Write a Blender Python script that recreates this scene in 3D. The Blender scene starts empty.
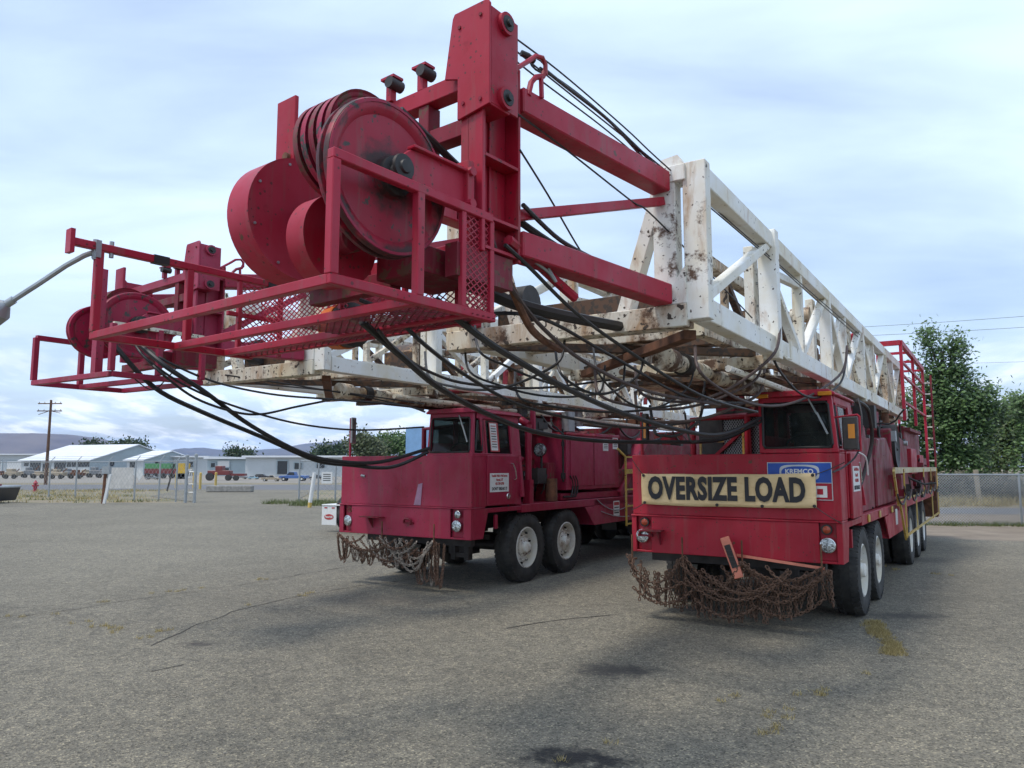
import bpy, math, random
from mathutils import Vector, Matrix, noise
random.seed(7)
sc = bpy.context.scene
COL = sc.collection
R = math.radians
# ------------------------------------------------------------------ camera
FPX, HOR, CAMH = 750.0, 467.0, 1.75
PITCH = math.atan((HOR-384)/FPX)
cam = bpy.data.cameras.new('camera'); camo = bpy.data.objects.new('camera', cam); COL.objects.link(camo)
camo.location = (0, 0, CAMH); camo.rotation_euler = (math.pi/2+PITCH, 0, 0)
cam.sensor_width = 36; cam.lens = 36*FPX/1024; cam.clip_end = 20000; cam.clip_start = .05
sc.camera = camo
# ------------------------------------------------------------------ light and sky
SUN = Vector((-.50, -.28, 1.12)).normalized()
SUN_EL = math.asin(SUN.z); SUN_ROT = math.atan2(SUN.x, SUN.y)
sl = bpy.data.lights.new('sun', 'SUN'); sl.energy = 1.6; sl.angle = R(10); sl.color = (1, .955, .89)
so = bpy.data.objects.new('sun', sl); COL.objects.link(so); so.rotation_euler = SUN.to_track_quat('Z', 'Y').to_euler()
sc.view_settings.view_transform = 'Standard'; sc.view_settings.look = 'None'; sc.view_settings.gamma = 1
sc.view_settings.exposure = 0.56
world = bpy.data.worlds.new('World'); sc.world = world; world.use_nodes = True
def build_world():
    nt = world.node_tree; nt.nodes.clear(); N = nt.nodes.new; L = nt.links.new
    out = N('ShaderNodeOutputWorld'); sky = N('ShaderNodeTexSky'); sky.sky_type = 'NISHITA'; sky.sun_disc = False
    sky.sun_elevation = SUN_EL; sky.sun_rotation = SUN_ROT; sky.air_density = 1.0; sky.dust_density = 1.5; sky.ozone_density = 1.2
    b1 = N('ShaderNodeBackground'); b1.inputs[1].default_value = .11; L(sky.outputs[0], b1.inputs[0])
    tc = N('ShaderNodeTexCoord'); sep = N('ShaderNodeSeparateXYZ'); L(tc.outputs['Generated'], sep.inputs[0])
    def M(op, a, b, c=None):
        m = N('ShaderNodeMath'); m.operation = op
        for i, v in enumerate((a, b, c)):
            if v is None: continue
            if isinstance(v, (int, float)): m.inputs[i].default_value = v
            else: L(v, m.inputs[i])
        return m.outputs[0]
    z = M('MAXIMUM', sep.outputs[2], 0.0); d = M('ADD', z, .16)
    u = M('DIVIDE', sep.outputs[0], d); v = M('DIVIDE', sep.outputs[1], d)
    cb = N('ShaderNodeCombineXYZ'); L(u, cb.inputs[0]); L(v, cb.inputs[1])
    def noi(sc_, det, dist, off, sx=1, sy=1):
        mp = N('ShaderNodeMapping'); mp.inputs['Location'].default_value = off; mp.inputs['Scale'].default_value = (sx, sy, 1); L(cb.outputs[0], mp.inputs[0])
        n = N('ShaderNodeTexNoise'); n.inputs['Scale'].default_value = sc_; n.inputs['Detail'].default_value = det; n.inputs['Roughness'].default_value = .55
        n.inputs['Distortion'].default_value = dist; L(mp.outputs[0], n.inputs['Vector']); return n.outputs[0]
    big = noi(.55, 3, .2, (3.1, 1.7, 0), .8, 1.2)
    wisp = noi(2.2, 7, .35, (1, 8, 0), .55, 1.3)
    cum = noi(5.0, 8, .2, (4, 2, 0), .9, .5)
    f = M('ADD', M('MULTIPLY', big, 1.15), M('MULTIPLY', wisp, .36))
    r = N('ShaderNodeValToRGB'); L(f, r.inputs[0]); e = r.color_ramp.elements
    e[0].position = .52; e[0].color = (.22, .22, .22, 1); e[1].position = .90; e[1].color = (.95, .95, .95, 1)
    # cumulus band low in the sky
    low = N('ShaderNodeMapRange'); L(sep.outputs[2], low.inputs[0]); low.inputs[1].default_value = .17; low.inputs[2].default_value = .05; low.inputs[3].default_value = 0; low.inputs[4].default_value = 1
    cr = N('ShaderNodeValToRGB'); L(cum, cr.inputs[0]); ce = cr.color_ramp.elements; ce[0].position = .46; ce[0].color = (0, 0, 0, 1); ce[1].position = .62; ce[1].color = (1, 1, 1, 1)
    lowc = M('MULTIPLY', low.outputs[0], cr.outputs[0])
    fac = M('MINIMUM', M('ADD', r.outputs[0], M('MULTIPLY', lowc, .45)), .95)
    cc = N('ShaderNodeMix'); cc.data_type = 'RGBA'; L(lowc, cc.inputs[0]); cc.inputs[6].default_value = (.465, .575, .73, 1); cc.inputs[7].default_value = (.68, .71, .75, 1)
    sh = N('ShaderNodeMix'); sh.data_type = 'RGBA'; sh.blend_type = 'MULTIPLY'; sh.inputs[0].default_value = 1; L(cc.outputs[2], sh.inputs[6])
    rr = N('ShaderNodeMapRange'); L(wisp, rr.inputs[0]); rr.inputs[1].default_value = .3; rr.inputs[2].default_value = .7; rr.inputs[3].default_value = .96; rr.inputs[4].default_value = 1.04
    L(rr.outputs[0], sh.inputs[7])
    b2 = N('ShaderNodeBackground'); L(sh.outputs[2], b2.inputs[0]); b2.inputs[1].default_value = 1.36
    mx = N('ShaderNodeMixShader'); L(fac, mx.inputs[0]); L(b1.outputs[0], mx.inputs[1]); L(b2.outputs[0], mx.inputs[2]); L(mx.outputs[0], out.inputs[0])
build_world()
sc.cycles.max_bounces = 6; sc.cycles.transparent_max_bounces = 12
# ------------------------------------------------------------------ frames (where each truck stands)
class Frame:
    def __init__(s, ox, oy, yaw): s.ox, s.oy, s.a = ox, oy, R(yaw)
    def w(s, p):
        c, n = math.cos(s.a), math.sin(s.a); return Vector((s.ox+p[0]*c+p[1]*n, s.oy-p[0]*n+p[1]*c, p[2]))
    def l(s, P):
        c, n = math.cos(s.a), math.sin(s.a); X, Y = P[0]-s.ox, P[1]-s.oy; return Vector((X*c-Y*n, X*n+Y*c, P[2]))
T1 = Frame(2.385, 8.571, 33); T2 = Frame(-1.603, 11.149, 33); CR = Frame(.05, 4.02, 38)
def at(px, py, Y):
    """world point at depth Y along a line of sight surveyed from the photograph"""
    cp, sp = math.cos(PITCH), math.sin(PITCH); a = (px-512)/FPX; b = -(py-384)/FPX
    t = Y/(cp-b*sp); return Vector((a*t, Y, CAMH+(sp+b*cp)*t))
# ------------------------------------------------------------------ mesh builder
class MB:
    def __init__(s): s.v = []; s.f = []; s.sm = []
    def add(s, vs, fs, smooth=False):
        o = len(s.v); s.v += [tuple(v) for v in vs]; s.f += [tuple(i+o for i in f) for f in fs]; s.sm += [smooth]*len(fs); return s
    def box(s, x0, x1, y0, y1, z0, z1):
        vs = [(x, y, z) for x in (x0, x1) for y in (y0, y1) for z in (z0, z1)]
        return s.add(vs, [(0, 1, 3, 2), (4, 6, 7, 5), (0, 4, 5, 1), (2, 3, 7, 6), (0, 2, 6, 4), (1, 5, 7, 3)])
    def beam(s, p, q, w, h=None, up=(0, 0, 1)):
        h = h or w; p = Vector(p); q = Vector(q); d = (q-p).normalized(); u = Vector(up)
        if abs(d.dot(u)) > .98: u = Vector((0, 1, 0))
        r = d.cross(u).normalized(); u = r.cross(d)
        vs = [c+r*(a*w/2)+u*(b*h/2) for c in (p, q) for a, b in ((-1, -1), (1, -1), (1, 1), (-1, 1))]
        return s.add(vs, [(0, 3, 2, 1), (4, 5, 6, 7), (0, 1, 5, 4), (1, 2, 6, 5), (2, 3, 7, 6), (3, 0, 4, 7)])
    def ibeam(s, p, q, w, h):
        p = Vector(p); q = Vector(q); t = .022
        s.beam(p+Vector((0, 0, h/2-t/2)), q+Vector((0, 0, h/2-t/2)), w, t); s.beam(p-Vector((0, 0, h/2-t/2)), q-Vector((0, 0, h/2-t/2)), w, t)
        return s.beam(p, q, t, h-2*t)
    def cyl(s, p, q, r, n=12, r2=None, cap=True):
        r2 = r if r2 is None else r2; p = Vector(p); q = Vector(q); d = (q-p).normalized()
        u = d.orthogonal().normalized(); w = d.cross(u); o = []
        for c, rr in ((p, r), (q, r2)):
            o += [c+(u*math.cos(2*math.pi*i/n)+w*math.sin(2*math.pi*i/n))*rr for i in range(n)]
        s.add(o, [(i, (i+1) % n, n+(i+1) % n, n+i) for i in range(n)], True)
        if cap: s.add(o, [tuple(range(n))[::-1], tuple(range(n, 2*n))])
        return s
    def tube(s, pts, r, n=6):
        pts = [Vector(p) for p in pts]; o = []; u = None
        for i, p in enumerate(pts):
            d = (pts[min(i+1, len(pts)-1)]-pts[max(i-1, 0)]).normalized()
            u = d.orthogonal().normalized() if u is None else (u-d*u.dot(d)).normalized()
            w = d.cross(u); o += [p+(u*math.cos(2*math.pi*k/n)+w*math.sin(2*math.pi*k/n))*r for k in range(n)]
        fs = [(i*n+k, i*n+(k+1) % n, (i+1)*n+(k+1) % n, (i+1)*n+k) for i in range(len(pts)-1) for k in range(n)]
        fs += [tuple(range(n))[::-1], tuple((len(pts)-1)*n+k for k in range(n))]
        return s.add(o, fs, True)
    def lathe(s, c, prof, n=32, axis='x'):
        """prof: list of (along, radius)"""
        o = []
        for a, r in prof:
            for i in range(n):
                t = 2*math.pi*i/n; y, z = r*math.cos(t), r*math.sin(t)
                o.append((c[0]+a, c[1]+y, c[2]+z) if axis == 'x' else (c[0]+y, c[1]+a, c[2]+z) if axis == 'y' else (c[0]+y, c[1]+z, c[2]+a))
        fs = [(j*n+i, j*n+(i+1) % n, (j+1)*n+(i+1) % n, (j+1)*n+i) for j in range(len(prof)-1) for i in range(n)]
        return s.add(o, fs, True)
    def prism(s, poly, axis, a0, a1):
        """poly of 2-D points in the plane normal to axis"""
        def P(a, u, v): return (a, u, v) if axis == 0 else (u, a, v) if axis == 1 else (u, v, a)
        n = len(poly); vs = [P(a0, *p) for p in poly]+[P(a1, *p) for p in poly]
        return s.add(vs, [tuple(range(n)), tuple(range(n, 2*n))[::-1]]+[(i, (i+1) % n, n+(i+1) % n, n+i) for i in range(n)])
    def build(s, name, mat, parent=None, xf=None, bev=0, kind=None, label=None):
        me = bpy.data.meshes.new(name); vs = [tuple(xf(v)) for v in s.v] if xf else s.v
        me.from_pydata(vs, [], s.f); me.polygons.foreach_set('use_smooth', s.sm); 
        if any(s.sm):
            me.validate()
            try: me.set_sharp_from_angle(angle=R(40))
            except Exception: pass
        import bmesh
        bm = bmesh.new(); bm.from_mesh(me); bmesh.ops.recalc_face_normals(bm, faces=bm.faces); bm.to_mesh(me); bm.free()
        me.materials.append(mat); o = bpy.data.objects.new(name, me); COL.objects.link(o); o.parent = parent
        if bev:
            b = o.modifiers.new('edge', 'BEVEL'); b.width = bev; b.segments = 1; b.limit_method = 'ANGLE'; b.angle_limit = R(50)
        if kind: o['kind'] = kind
        if label: o['label'] = label
        return o
def tag(o, label, cat, group=None, kind=None):
    if label: o['label'] = label
    if cat: o['category'] = cat
    if group: o['group'] = group
    if kind: o['kind'] = kind
    return o
def thing(name, label, cat, loc=(0, 0, 0), rz=0, group=None):
    o = bpy.data.objects.new(name, None); COL.objects.link(o); o.location = loc; o.rotation_euler.z = rz; o.empty_display_size = .2
    return tag(o, label, cat, group)
def struct(o): o['kind'] = 'structure'; return o
def dup(root, loc, rz, label=None):
    r = root.copy(); COL.objects.link(r); r.location = loc; r.rotation_euler.z = rz
    if label: r['label'] = label
    for ch in list(root.children):
        c = ch.copy(); COL.objects.link(c); c.parent = r
        for g in list(ch.children):
            d = g.copy(); COL.objects.link(d); d.parent = c
    return r
# ------------------------------------------------------------------ materials
def mat_new(name):
    m = bpy.data.materials.new(name); m.use_nodes = True; nt = m.node_tree; return m, nt, nt.nodes['Principled BSDF']
def nz(nt, scale, detail=4, rough=.5, coord='Object', vscale=(1, 1, 1), dist=0):
    tc = nt.nodes.new('ShaderNodeTexCoord'); mp = nt.nodes.new('ShaderNodeMapping'); mp.inputs['Scale'].default_value = vscale
    nt.links.new(tc.outputs[coord], mp.inputs[0]); n = nt.nodes.new('ShaderNodeTexNoise'); n.inputs['Scale'].default_value = scale
    n.inputs['Detail'].default_value = detail; n.inputs['Roughness'].default_value = rough; n.inputs['Distortion'].default_value = dist
    nt.links.new(mp.outputs[0], n.inputs['Vector']); return n.outputs[0]
def ramp(nt, fac, stops):
    r = nt.nodes.new('ShaderNodeValToRGB'); nt.links.new(fac, r.inputs[0]); e = r.color_ramp.elements
    while len(e) < len(stops): e.new(.5)
    for i, (p, c) in enumerate(stops): e[i].position = p; e[i].color = (*c, 1) if len(c) == 3 else c
    return r.outputs[0]
def mix(nt, fac, a, b, mode='MIX'):
    m = nt.nodes.new('ShaderNodeMix'); m.data_type = 'RGBA'; m.blend_type = mode
    for i, v in ((0, fac), (6, a), (7, b)):
        if isinstance(v, (int, float)): m.inputs[i].default_value = v
        elif isinstance(v, tuple): m.inputs[i].default_value = (*v, 1)
        else: nt.links.new(v, m.inputs[i])
    return m.outputs[2]
def bump(nt, bs, h, strength=.3, dist=.01):
    b = nt.nodes.new('ShaderNodeBump'); b.inputs['Strength'].default_value = strength; b.inputs['Distance'].default_value = dist
    nt.links.new(h, b.inputs['Height']); nt.links.new(b.outputs[0], bs.inputs['Normal'])
W3 = (0, 0, 0); G1 = (1, 1, 1)
def simple(name, col, rough=.6, metal=0, var=.25, scale=6, bmp=.1):
    m, nt, b = mat_new(name); n = nz(nt, scale, 5, .6)
    c2 = tuple(x*(1-var) for x in col); c1 = tuple(min(1, x*(1+var)) for x in col)
    nt.links.new(ramp(nt, n, [(.3, c2), (.7, c1)]), b.inputs['Base Color']); b.inputs['Roughness'].default_value = rough; b.inputs['Metallic'].default_value = metal
    if bmp: bump(nt, b, n, bmp, .01)
    return m
def painted(name, col, fade, chip=(.12, .05, .03), chips=.0, grime=.25, rough=.38):
    """paint that has faded in patches, dusty and streaked, with chips down to primer and rust"""
    m, nt, b = mat_new(name)
    base = mix(nt, ramp(nt, nz(nt, 1.1, 5, .6, dist=.4), [(.38, W3), (.68, G1)]), col, fade)
    streak = nz(nt, 3.5, 6, .65, vscale=(3.5, 3.5, .35))
    base = mix(nt, ramp(nt, streak, [(.52, W3), (.80, (grime*1.3,)*3)]), base, (.16, .10, .085))
    dirt = ramp(nt, nz(nt, 9, 8, .7), [(.60, W3), (.78, (.7, .7, .7))])
    base = mix(nt, dirt, base, tuple(c*.35 for c in col))
    lo = .70-.16*chips
    ch = ramp(nt, nz(nt, 14, 7, .62), [(lo, W3), (lo+.03, G1)])
    base = mix(nt, ch, base, chip)
    nt.links.new(base, b.inputs['Base Color'])
    nt.links.new(ramp(nt, nz(nt, 4, 5), [(.35, (rough,)*3), (.75, (min(1, rough+.3),)*3)]), b.inputs['Roughness'])
    b.inputs['Specular IOR Level'].default_value = .38
    sp = nt.nodes.new('ShaderNodeTexVoronoi'); sp.inputs['Scale'].default_value = 26; tc = nt.nodes.new('ShaderNodeTexCoord'); nt.links.new(tc.outputs['Object'], sp.inputs['Vector'])
    sep = nt.nodes.new('ShaderNodeSeparateColor'); nt.links.new(sp.outputs['Color'], sep.inputs[0]); d = nt.nodes.new('ShaderNodeMath'); d.operation = 'MULTIPLY_ADD'; nt.links.new(sep.outputs[0], d.inputs[0]); d.inputs[1].default_value = -.22; d.use_clamp = True; nt.links.new(sp.outputs['Distance'], d.inputs[2])
    fl = ramp(nt, d.outputs[0], [(.0, (.75, .75, .75)), (.012, W3)]); nt.links.new(mix(nt, fl, mix(nt, .0, base, base), (.05, .02, .018)), b.inputs['Base Color'])
    bump(nt, b, nz(nt, 2.3, 3), .22, .035)
    return m
M = {}
M['red'] = painted('red_paint', (.31, .004, .017), (.38, .016, .038), chips=.32, grime=.4)
M['redT2'] = painted('faded_red_paint', (.27, .008, .033), (.34, .028, .072), chips=.25, grime=.45)
M['redB'] = painted('bright_red_paint', (.33, .005, .022), (.41, .020, .050), chips=.34, grime=.45)
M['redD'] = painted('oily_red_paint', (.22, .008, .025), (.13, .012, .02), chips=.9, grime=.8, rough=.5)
M['sheave'] = painted('worn_sheave_paint', (.34, .010, .045), (.27, .010, .04), chip=(.06, .05, .045), chips=.8, grime=.9)
def grease_on(m, c, r0, r1):
    """grease thrown out from a bearing, strongest near the hub and along the lower rim"""
    nt = m.node_tree; b = nt.nodes['Principled BSDF']; old = b.inputs['Base Color'].links[0].from_socket
    tc = nt.nodes.new('ShaderNodeTexCoord'); mp = nt.nodes.new('ShaderNodeMapping'); mp.inputs['Location'].default_value = tuple(-x for x in c); nt.links.new(tc.outputs['Object'], mp.inputs[0])
    mu = nt.nodes.new('ShaderNodeVectorMath'); mu.operation = 'MULTIPLY'; mu.inputs[1].default_value = (0, 1, 1); nt.links.new(mp.outputs[0], mu.inputs[0])
    ln = nt.nodes.new('ShaderNodeVectorMath'); ln.operation = 'LENGTH'; nt.links.new(mu.outputs[0], ln.inputs[0])
    a = nt.nodes.new('ShaderNodeMath'); a.operation = 'MULTIPLY_ADD'; nt.links.new(nz(nt, 7, 6, .65), a.inputs[0]); a.inputs[1].default_value = .30; nt.links.new(ln.outputs['Value'], a.inputs[2])
    f = ramp(nt, a.outputs[0], [(r0+.14, (.92, .92, .92)), (r0+.21, W3), (r1+.13, W3), (r1+.17, (.85, .85, .85))]); nt.links.new(mix(nt, f, old, (.025, .02, .018)), b.inputs['Base Color'])
def white_rust(name, amount, col=(.74, .73, .68)):
    m, nt, b = mat_new(name); cream = (.66, .58, .40)
    base = mix(nt, ramp(nt, nz(nt, 1.6, 6, .62), [(.42, W3), (.72, G1)]), col, cream)
    st = ramp(nt, nz(nt, 3.2, 8, .68, dist=.5, vscale=(1.6, 1.6, .55)), [(.60-.10*amount, W3), (.80-.10*amount, (.85, .85, .85))])
    base = mix(nt, st, base, (.36, .19, .07))
    st2 = ramp(nt, nz(nt, 2.1, 9, .72), [(.66-.10*amount, W3), (.70-.08*amount, G1)])
    base = mix(nt, st2, base, (.10, .052, .028))
    sp = ramp(nt, nz(nt, 22, 3, .5), [(.70-.06*amount, W3), (.725-.06*amount, G1)])
    base = mix(nt, sp, base, (.05, .035, .025))
    nt.links.new(base, b.inputs['Base Color']); b.inputs['Roughness'].default_value = .62
    bump(nt, b, nz(nt, 11, 6, .6), .2, .01); return m
M['white'] = white_rust('mast_white_paint', .25, (.80, .80, .77)); M['whiteR'] = white_rust('rusty_white_paint', 1.5, (.68, .65, .56)); M['whiteM'] = white_rust('stained_white_paint', .7, (.76, .75, .70))
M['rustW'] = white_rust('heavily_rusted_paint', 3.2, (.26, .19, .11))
M['rust'] = simple('rust', (.13, .055, .028), .85, 0, .5, 9, .4)
M['chain'] = simple('rusty_chain', (.135, .078, .052), .8, .2, .5, 30, .2); M['chainG'] = simple('galvanised_chain', (.30, .26, .22), .6, .4, .5, 12, .2)
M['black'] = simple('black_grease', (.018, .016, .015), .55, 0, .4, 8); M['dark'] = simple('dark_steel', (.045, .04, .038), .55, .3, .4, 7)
M['cable'] = simple('black_rubber_hose', (.016, .015, .015), .5, 0, .3, 20, 0); M['wire'] = simple('wire_rope', (.05, .048, .05), .5, .5, .3, 60, .3)
M['brownhose'] = simple('brown_dusty_hose', (.07, .045, .04), .6, 0, .3, 20, 0)
def rubber():
    m, nt, b = mat_new('tyre_rubber'); n = nz(nt, 5, 6, .65)
    nt.links.new(ramp(nt, n, [(.35, (.018, .018, .018)), (.75, (.062, .058, .052))]), b.inputs['Base Color']); b.inputs['Roughness'].default_value = .75; bump(nt, b, nz(nt, 40, 2), .15, .005); return m
M['rubber'] = rubber()
M['rim'] = white_rust('white_wheel_paint', .05, (.72, .72, .70)); M['steel'] = simple('galvanised_steel', (.34, .36, .37), .45, .6, .15, 12, .05)
M['yellow'] = painted('yellow_paint', (.55, .37, .07), (.60, .46, .18), chips=.5, grime=.6)
M['cream'] = painted('cream_dirty_paint', (.52, .44, .26), (.42, .33, .15), chips=.6, grime=.7)
M['amber'] = simple('amber_lens', (.55, .20, .01), .25, 0, .1, 8, 0); M['redlens'] = simple('red_amber_lens', (.30, .05, .02), .25, 0, .2, 12, 0)
M['orange'] = painted('orange_strap', (.62, .13, .02), (.60, .20, .05), chips=.3)
M['coral'] = simple('faded_coral_plastic', (.62, .20, .13), .5, 0, .12, 10, .05)
M['decal'] = simple('white_sticker', (.66, .66, .64), .5, 0, .08, 30, 0); M['ink'] = simple('black_print', (.02, .02, .024), .6, 0, .1, 5, 0)
M['inkred'] = simple('red_print', (.38, .03, .03), .6, 0, .1, 5, 0); M['blue'] = simple('blue_sign_paint', (.01, .07, .36), .4, 0, .2, 6, .05)
M['silver'] = simple('silver_print', (.48, .50, .52), .4, .3, .1, 6, 0)
M['inside'] = simple('cab_interior_grey', (.07, .07, .068), .8, 0, .3, 5, .1)
def vinyl():
    m, nt, b = mat_new('cream_vinyl'); n = nz(nt, 2.5, 6, .6)
    c = ramp(nt, n, [(.35, (.68, .48, .24)), (.7, (.80, .61, .34))]); nt.links.new(c, b.inputs['Base Color']); b.inputs['Roughness'].default_value = .6
    bump(nt, b, nz(nt, 6, 5, .6, vscale=(1, 1, 2.5)), .5, .03); return m
M['vinyl'] = vinyl()
def glass(name, tint, tr=.55):
    m, nt, b = mat_new(name); g = nt.nodes.new('ShaderNodeBsdfTransparent'); g.inputs[0].default_value = (*tint, 1)
    b.inputs['Base Color'].default_value = (.02, .025, .025, 1); b.inputs['Roughness'].default_value = .06
    mx = nt.nodes.new('ShaderNodeMixShader'); mx.inputs[0].default_value = tr; out = nt.nodes['Material Output']
    nt.links.new(b.outputs[0], mx.inputs[1]); nt.links.new(g.outputs[0], mx.inputs[2]); nt.links.new(mx.outputs[0], out.inputs[0]); return m
M['glass'] = glass('cab_glass', (.55, .62, .60)); M['lens'] = simple('headlight_glass', (.42, .45, .46), .10, .75, .8, 30, .8)
M['chrome'] = simple('dull_chrome', (.55, .55, .55), .2, .9, .1, 9, 0)
# ------------------------------------------------------------------ ground
def poly_sheet(name, pts, z, mat, sub=0):
    m = MB(); m.add([(x, y, z) for x, y in pts], [tuple(range(len(pts)))]); return struct(m.build(name, mat))
def mat_asphalt():
    m, nt, b = mat_new('chip_seal_asphalt'); L = nt.links.new
    tc = nt.nodes.new('ShaderNodeTexCoord')
    big = nz(nt, .16, 4, .6); mid = nz(nt, .9, 6, .65, dist=.6); fine = nz(nt, 7, 7, .7)
    base = ramp(nt, big, [(.33, (.140, .128, .100)), (.68, (.212, .195, .153))])
    base = mix(nt, ramp(nt, mid, [(.42, W3), (.72, (.75, .75, .75))]), base, (.215, .198, .156))
    base = mix(nt, ramp(nt, fine, [(.52, W3), (.75, (.5, .5, .5))]), base, (.085, .08, .074))
    v = nt.nodes.new('ShaderNodeTexVoronoi'); v.inputs['Scale'].default_value = 85; L(tc.outputs['Object'], v.inputs['Vector'])
    sepc = nt.nodes.new('ShaderNodeSeparateColor'); L(v.outputs['Color'], sepc.inputs[0])
    chip = ramp(nt, sepc.outputs[0], [(.0, (.35, .34, .32)), (.25, (.80, .78, .75)), (.62, (1.0, .99, .96)), (.88, (1.25, 1.21, 1.12)), (1, (2.1, 2.0, 1.75))])
    base = mix(nt, 1.0, base, chip, 'MULTIPLY')
    v3 = nt.nodes.new('ShaderNodeTexVoronoi'); v3.inputs['Scale'].default_value = 17; L(tc.outputs['Object'], v3.inputs['Vector'])
    s3 = nt.nodes.new('ShaderNodeSeparateColor'); L(v3.outputs['Color'], s3.inputs[0])
    patch = ramp(nt, s3.outputs[1], [(0, (.72, .72, .72)), (.5, (1, 1, 1)), (1, (1.22, 1.2, 1.17))]); base = mix(nt, .7, base, patch, 'MULTIPLY')
    # narrow cracks
    vc = nt.nodes.new('ShaderNodeTexVoronoi'); vc.feature = 'DISTANCE_TO_EDGE'; vc.inputs['Scale'].default_value = .17
    ds = nt.nodes.new('ShaderNodeMapping'); n2 = nt.nodes.new('ShaderNodeTexNoise'); n2.inputs['Scale'].default_value = 1.2; n2.inputs['Detail'].default_value = 6
    L(tc.outputs['Object'], n2.inputs['Vector']); ad = nt.nodes.new('ShaderNodeVectorMath'); ad.operation = 'ADD'
    sc2 = nt.nodes.new('ShaderNodeVectorMath'); sc2.operation = 'SCALE'; sc2.inputs['Scale'].default_value = 1.3; L(n2.outputs['Color'], sc2.inputs[0])
    L(tc.outputs['Object'], ad.inputs[0]); L(sc2.outputs[0], ad.inputs[1]); L(ad.outputs[0], vc.inputs['Vector'])
    cr = ramp(nt, vc.outputs['Distance'], [(.0008, (.8, .8, .8)), (.0024, W3)]); cr2 = mix(nt, .55, cr, (0, 0, 0)); base = mix(nt, cr2, base, (.05, .045, .04))
    # oil stains
    def stain(x, y, rx, ry, col, k, lo=.0):
        nonlocal base
        mp = nt.nodes.new('ShaderNodeMapping'); mp.vector_type = 'POINT'; mp.inputs['Location'].default_value = (-x/rx, -y/ry, 0); mp.inputs['Scale'].default_value = (1/rx, 1/ry, 0)
        L(tc.outputs['Object'], mp.inputs[0]); ln = nt.nodes.new('ShaderNodeVectorMath'); ln.operation = 'LENGTH'; L(mp.outputs[0], ln.inputs[0])
        a = nt.nodes.new('ShaderNodeMath'); a.operation = 'MULTIPLY_ADD'; L(st_n, a.inputs[0]); a.inputs[1].default_value = 2.6; L(ln.outputs['Value'], a.inputs[2])
        f = ramp(nt, a.outputs[0], [(0, (k, k, k)), (.999, W3)]); 
        r = nt.nodes.new('ShaderNodeMapRange'); L(a.outputs[0], r.inputs[0]); r.inputs[1].default_value = 2.35; r.inputs[2].default_value = 1.65; r.inputs[3].default_value = 0; r.inputs[4].default_value = k
        base = mix(nt, r.outputs[0], base, col)
    st_n = nz(nt, 7, 6, .7)
    for s in STAINS: stain(*s)
    L(base, b.inputs['Base Color']); b.inputs['Roughness'].default_value = .88
    v2 = nt.nodes.new('ShaderNodeTexVoronoi'); v2.inputs['Scale'].default_value = 85; L(tc.outputs['Object'], v2.inputs['Vector'])
    bump(nt, b, v2.outputs['Distance'], .55, .012)
    return m
def gp(px, py):
    Y0 = 1; p = at(px, py, 1); k = CAMH/(CAMH-p.z); return (p.x*k, k)
STAINS = []
for px, py, rx, ry, col, k in ((612, 670, .42, .30, (.03, .028, .026), .8), (640, 672, .30, .12, (.03, .028, .026), .6), (565, 757, .36, .20, (.012, .011, .011), .95), (610, 762, .2, .12, (.012, .011, .011), .9),
        (197, 644, .20, .12, (.05, .04, .035), .75), (905, 616, .55, .25, (.035, .032, .03), .7), (706, 608, .5, .3, (.03, .028, .026), .75), (920, 560, 1.0, .7, (.05, .045, .04), .5), (390, 600, .8, .4, (.06, .055, .05), .35)):
    x, y = gp(px, py); STAINS.append((x, y, rx, ry, col, k))
def mat_ground():
    m, nt, b = mat_new('dry_grass_ground'); n1 = nz(nt, .35, 6, .65); n2 = nz(nt, 4, 6, .7)
    c = ramp(nt, n1, [(.3, (.20, .165, .11)), (.48, (.27, .225, .15)), (.60, (.155, .155, .075)), (.72, (.27, .21, .12))])
    c = mix(nt, ramp(nt, n2, [(.4, W3), (.7, (.6, .6, .6))]), c, (.135, .115, .08)); nt.links.new(c, b.inputs['Base Color']); b.inputs['Roughness'].default_value = .95; bump(nt, b, n2, .5, .05); return m
def mat_gravel(name, a, c_):
    m, nt, b = mat_new(name); c = ramp(nt, nz(nt, 1.2, 7, .7), [(.3, a), (.7, c_)]); nt.links.new(c, b.inputs['Base Color']); b.inputs['Roughness'].default_value = .95; return m
M['asphalt'] = mat_asphalt(); M['ground'] = mat_ground()
M['gravel'] = mat_gravel('pale_gravel', (.20, .18, .15), (.30, .27, .23)); M['dirt'] = mat_gravel('brown_dirt', (.16, .125, .09), (.26, .21, .155)); M['roadm'] = mat_gravel('road_asphalt', (.11, .11, .115), (.16, .16, .165)); M['roadw'] = simple('road_paint_white', (.75, .75, .72), .7)
poly_sheet('ground', [(-9000, -60), (9000, -60), (9000, 9000), (-9000, 9000)], -.02, M['ground'])
poly_sheet('parking_lot', [(-90, -12), (30, -12), (30, 16.6), (14, 17.2), (11.0, 18.5), (9, 21), (4, 30), (-4, 35.5), (-8, 36.2), (-12, 43), (-15, 58), (-26, 60), (-22, 46), (-16, 38.2), (-16.4, 37.2), (-30, 37.2), (-90, 38)], 0, M['asphalt'])
poly_sheet('dirt_verge', [(4.2, 30), (9.1, 21), (11.1, 18.55), (14, 17.3), (30, 16.7), (60, 16.7), (60, 22.6), (4.2, 30.5)], -.008, M['dirt'])
poly_sheet('highway', [(4, 28.2), (120, 25.2), (120, 31), (4, 33)], -.012, M['roadm'])
poly_sheet('gravel_shoulder', [(6, 25.0), (120, 21.8), (120, 25.2), (6, 28.1)], -.014, M['gravel'])
poly_sheet('road_edge_line', [(4, 28.5), (120, 25.5), (120, 25.68), (4, 28.68)], -.008, M['roadw'])
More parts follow.
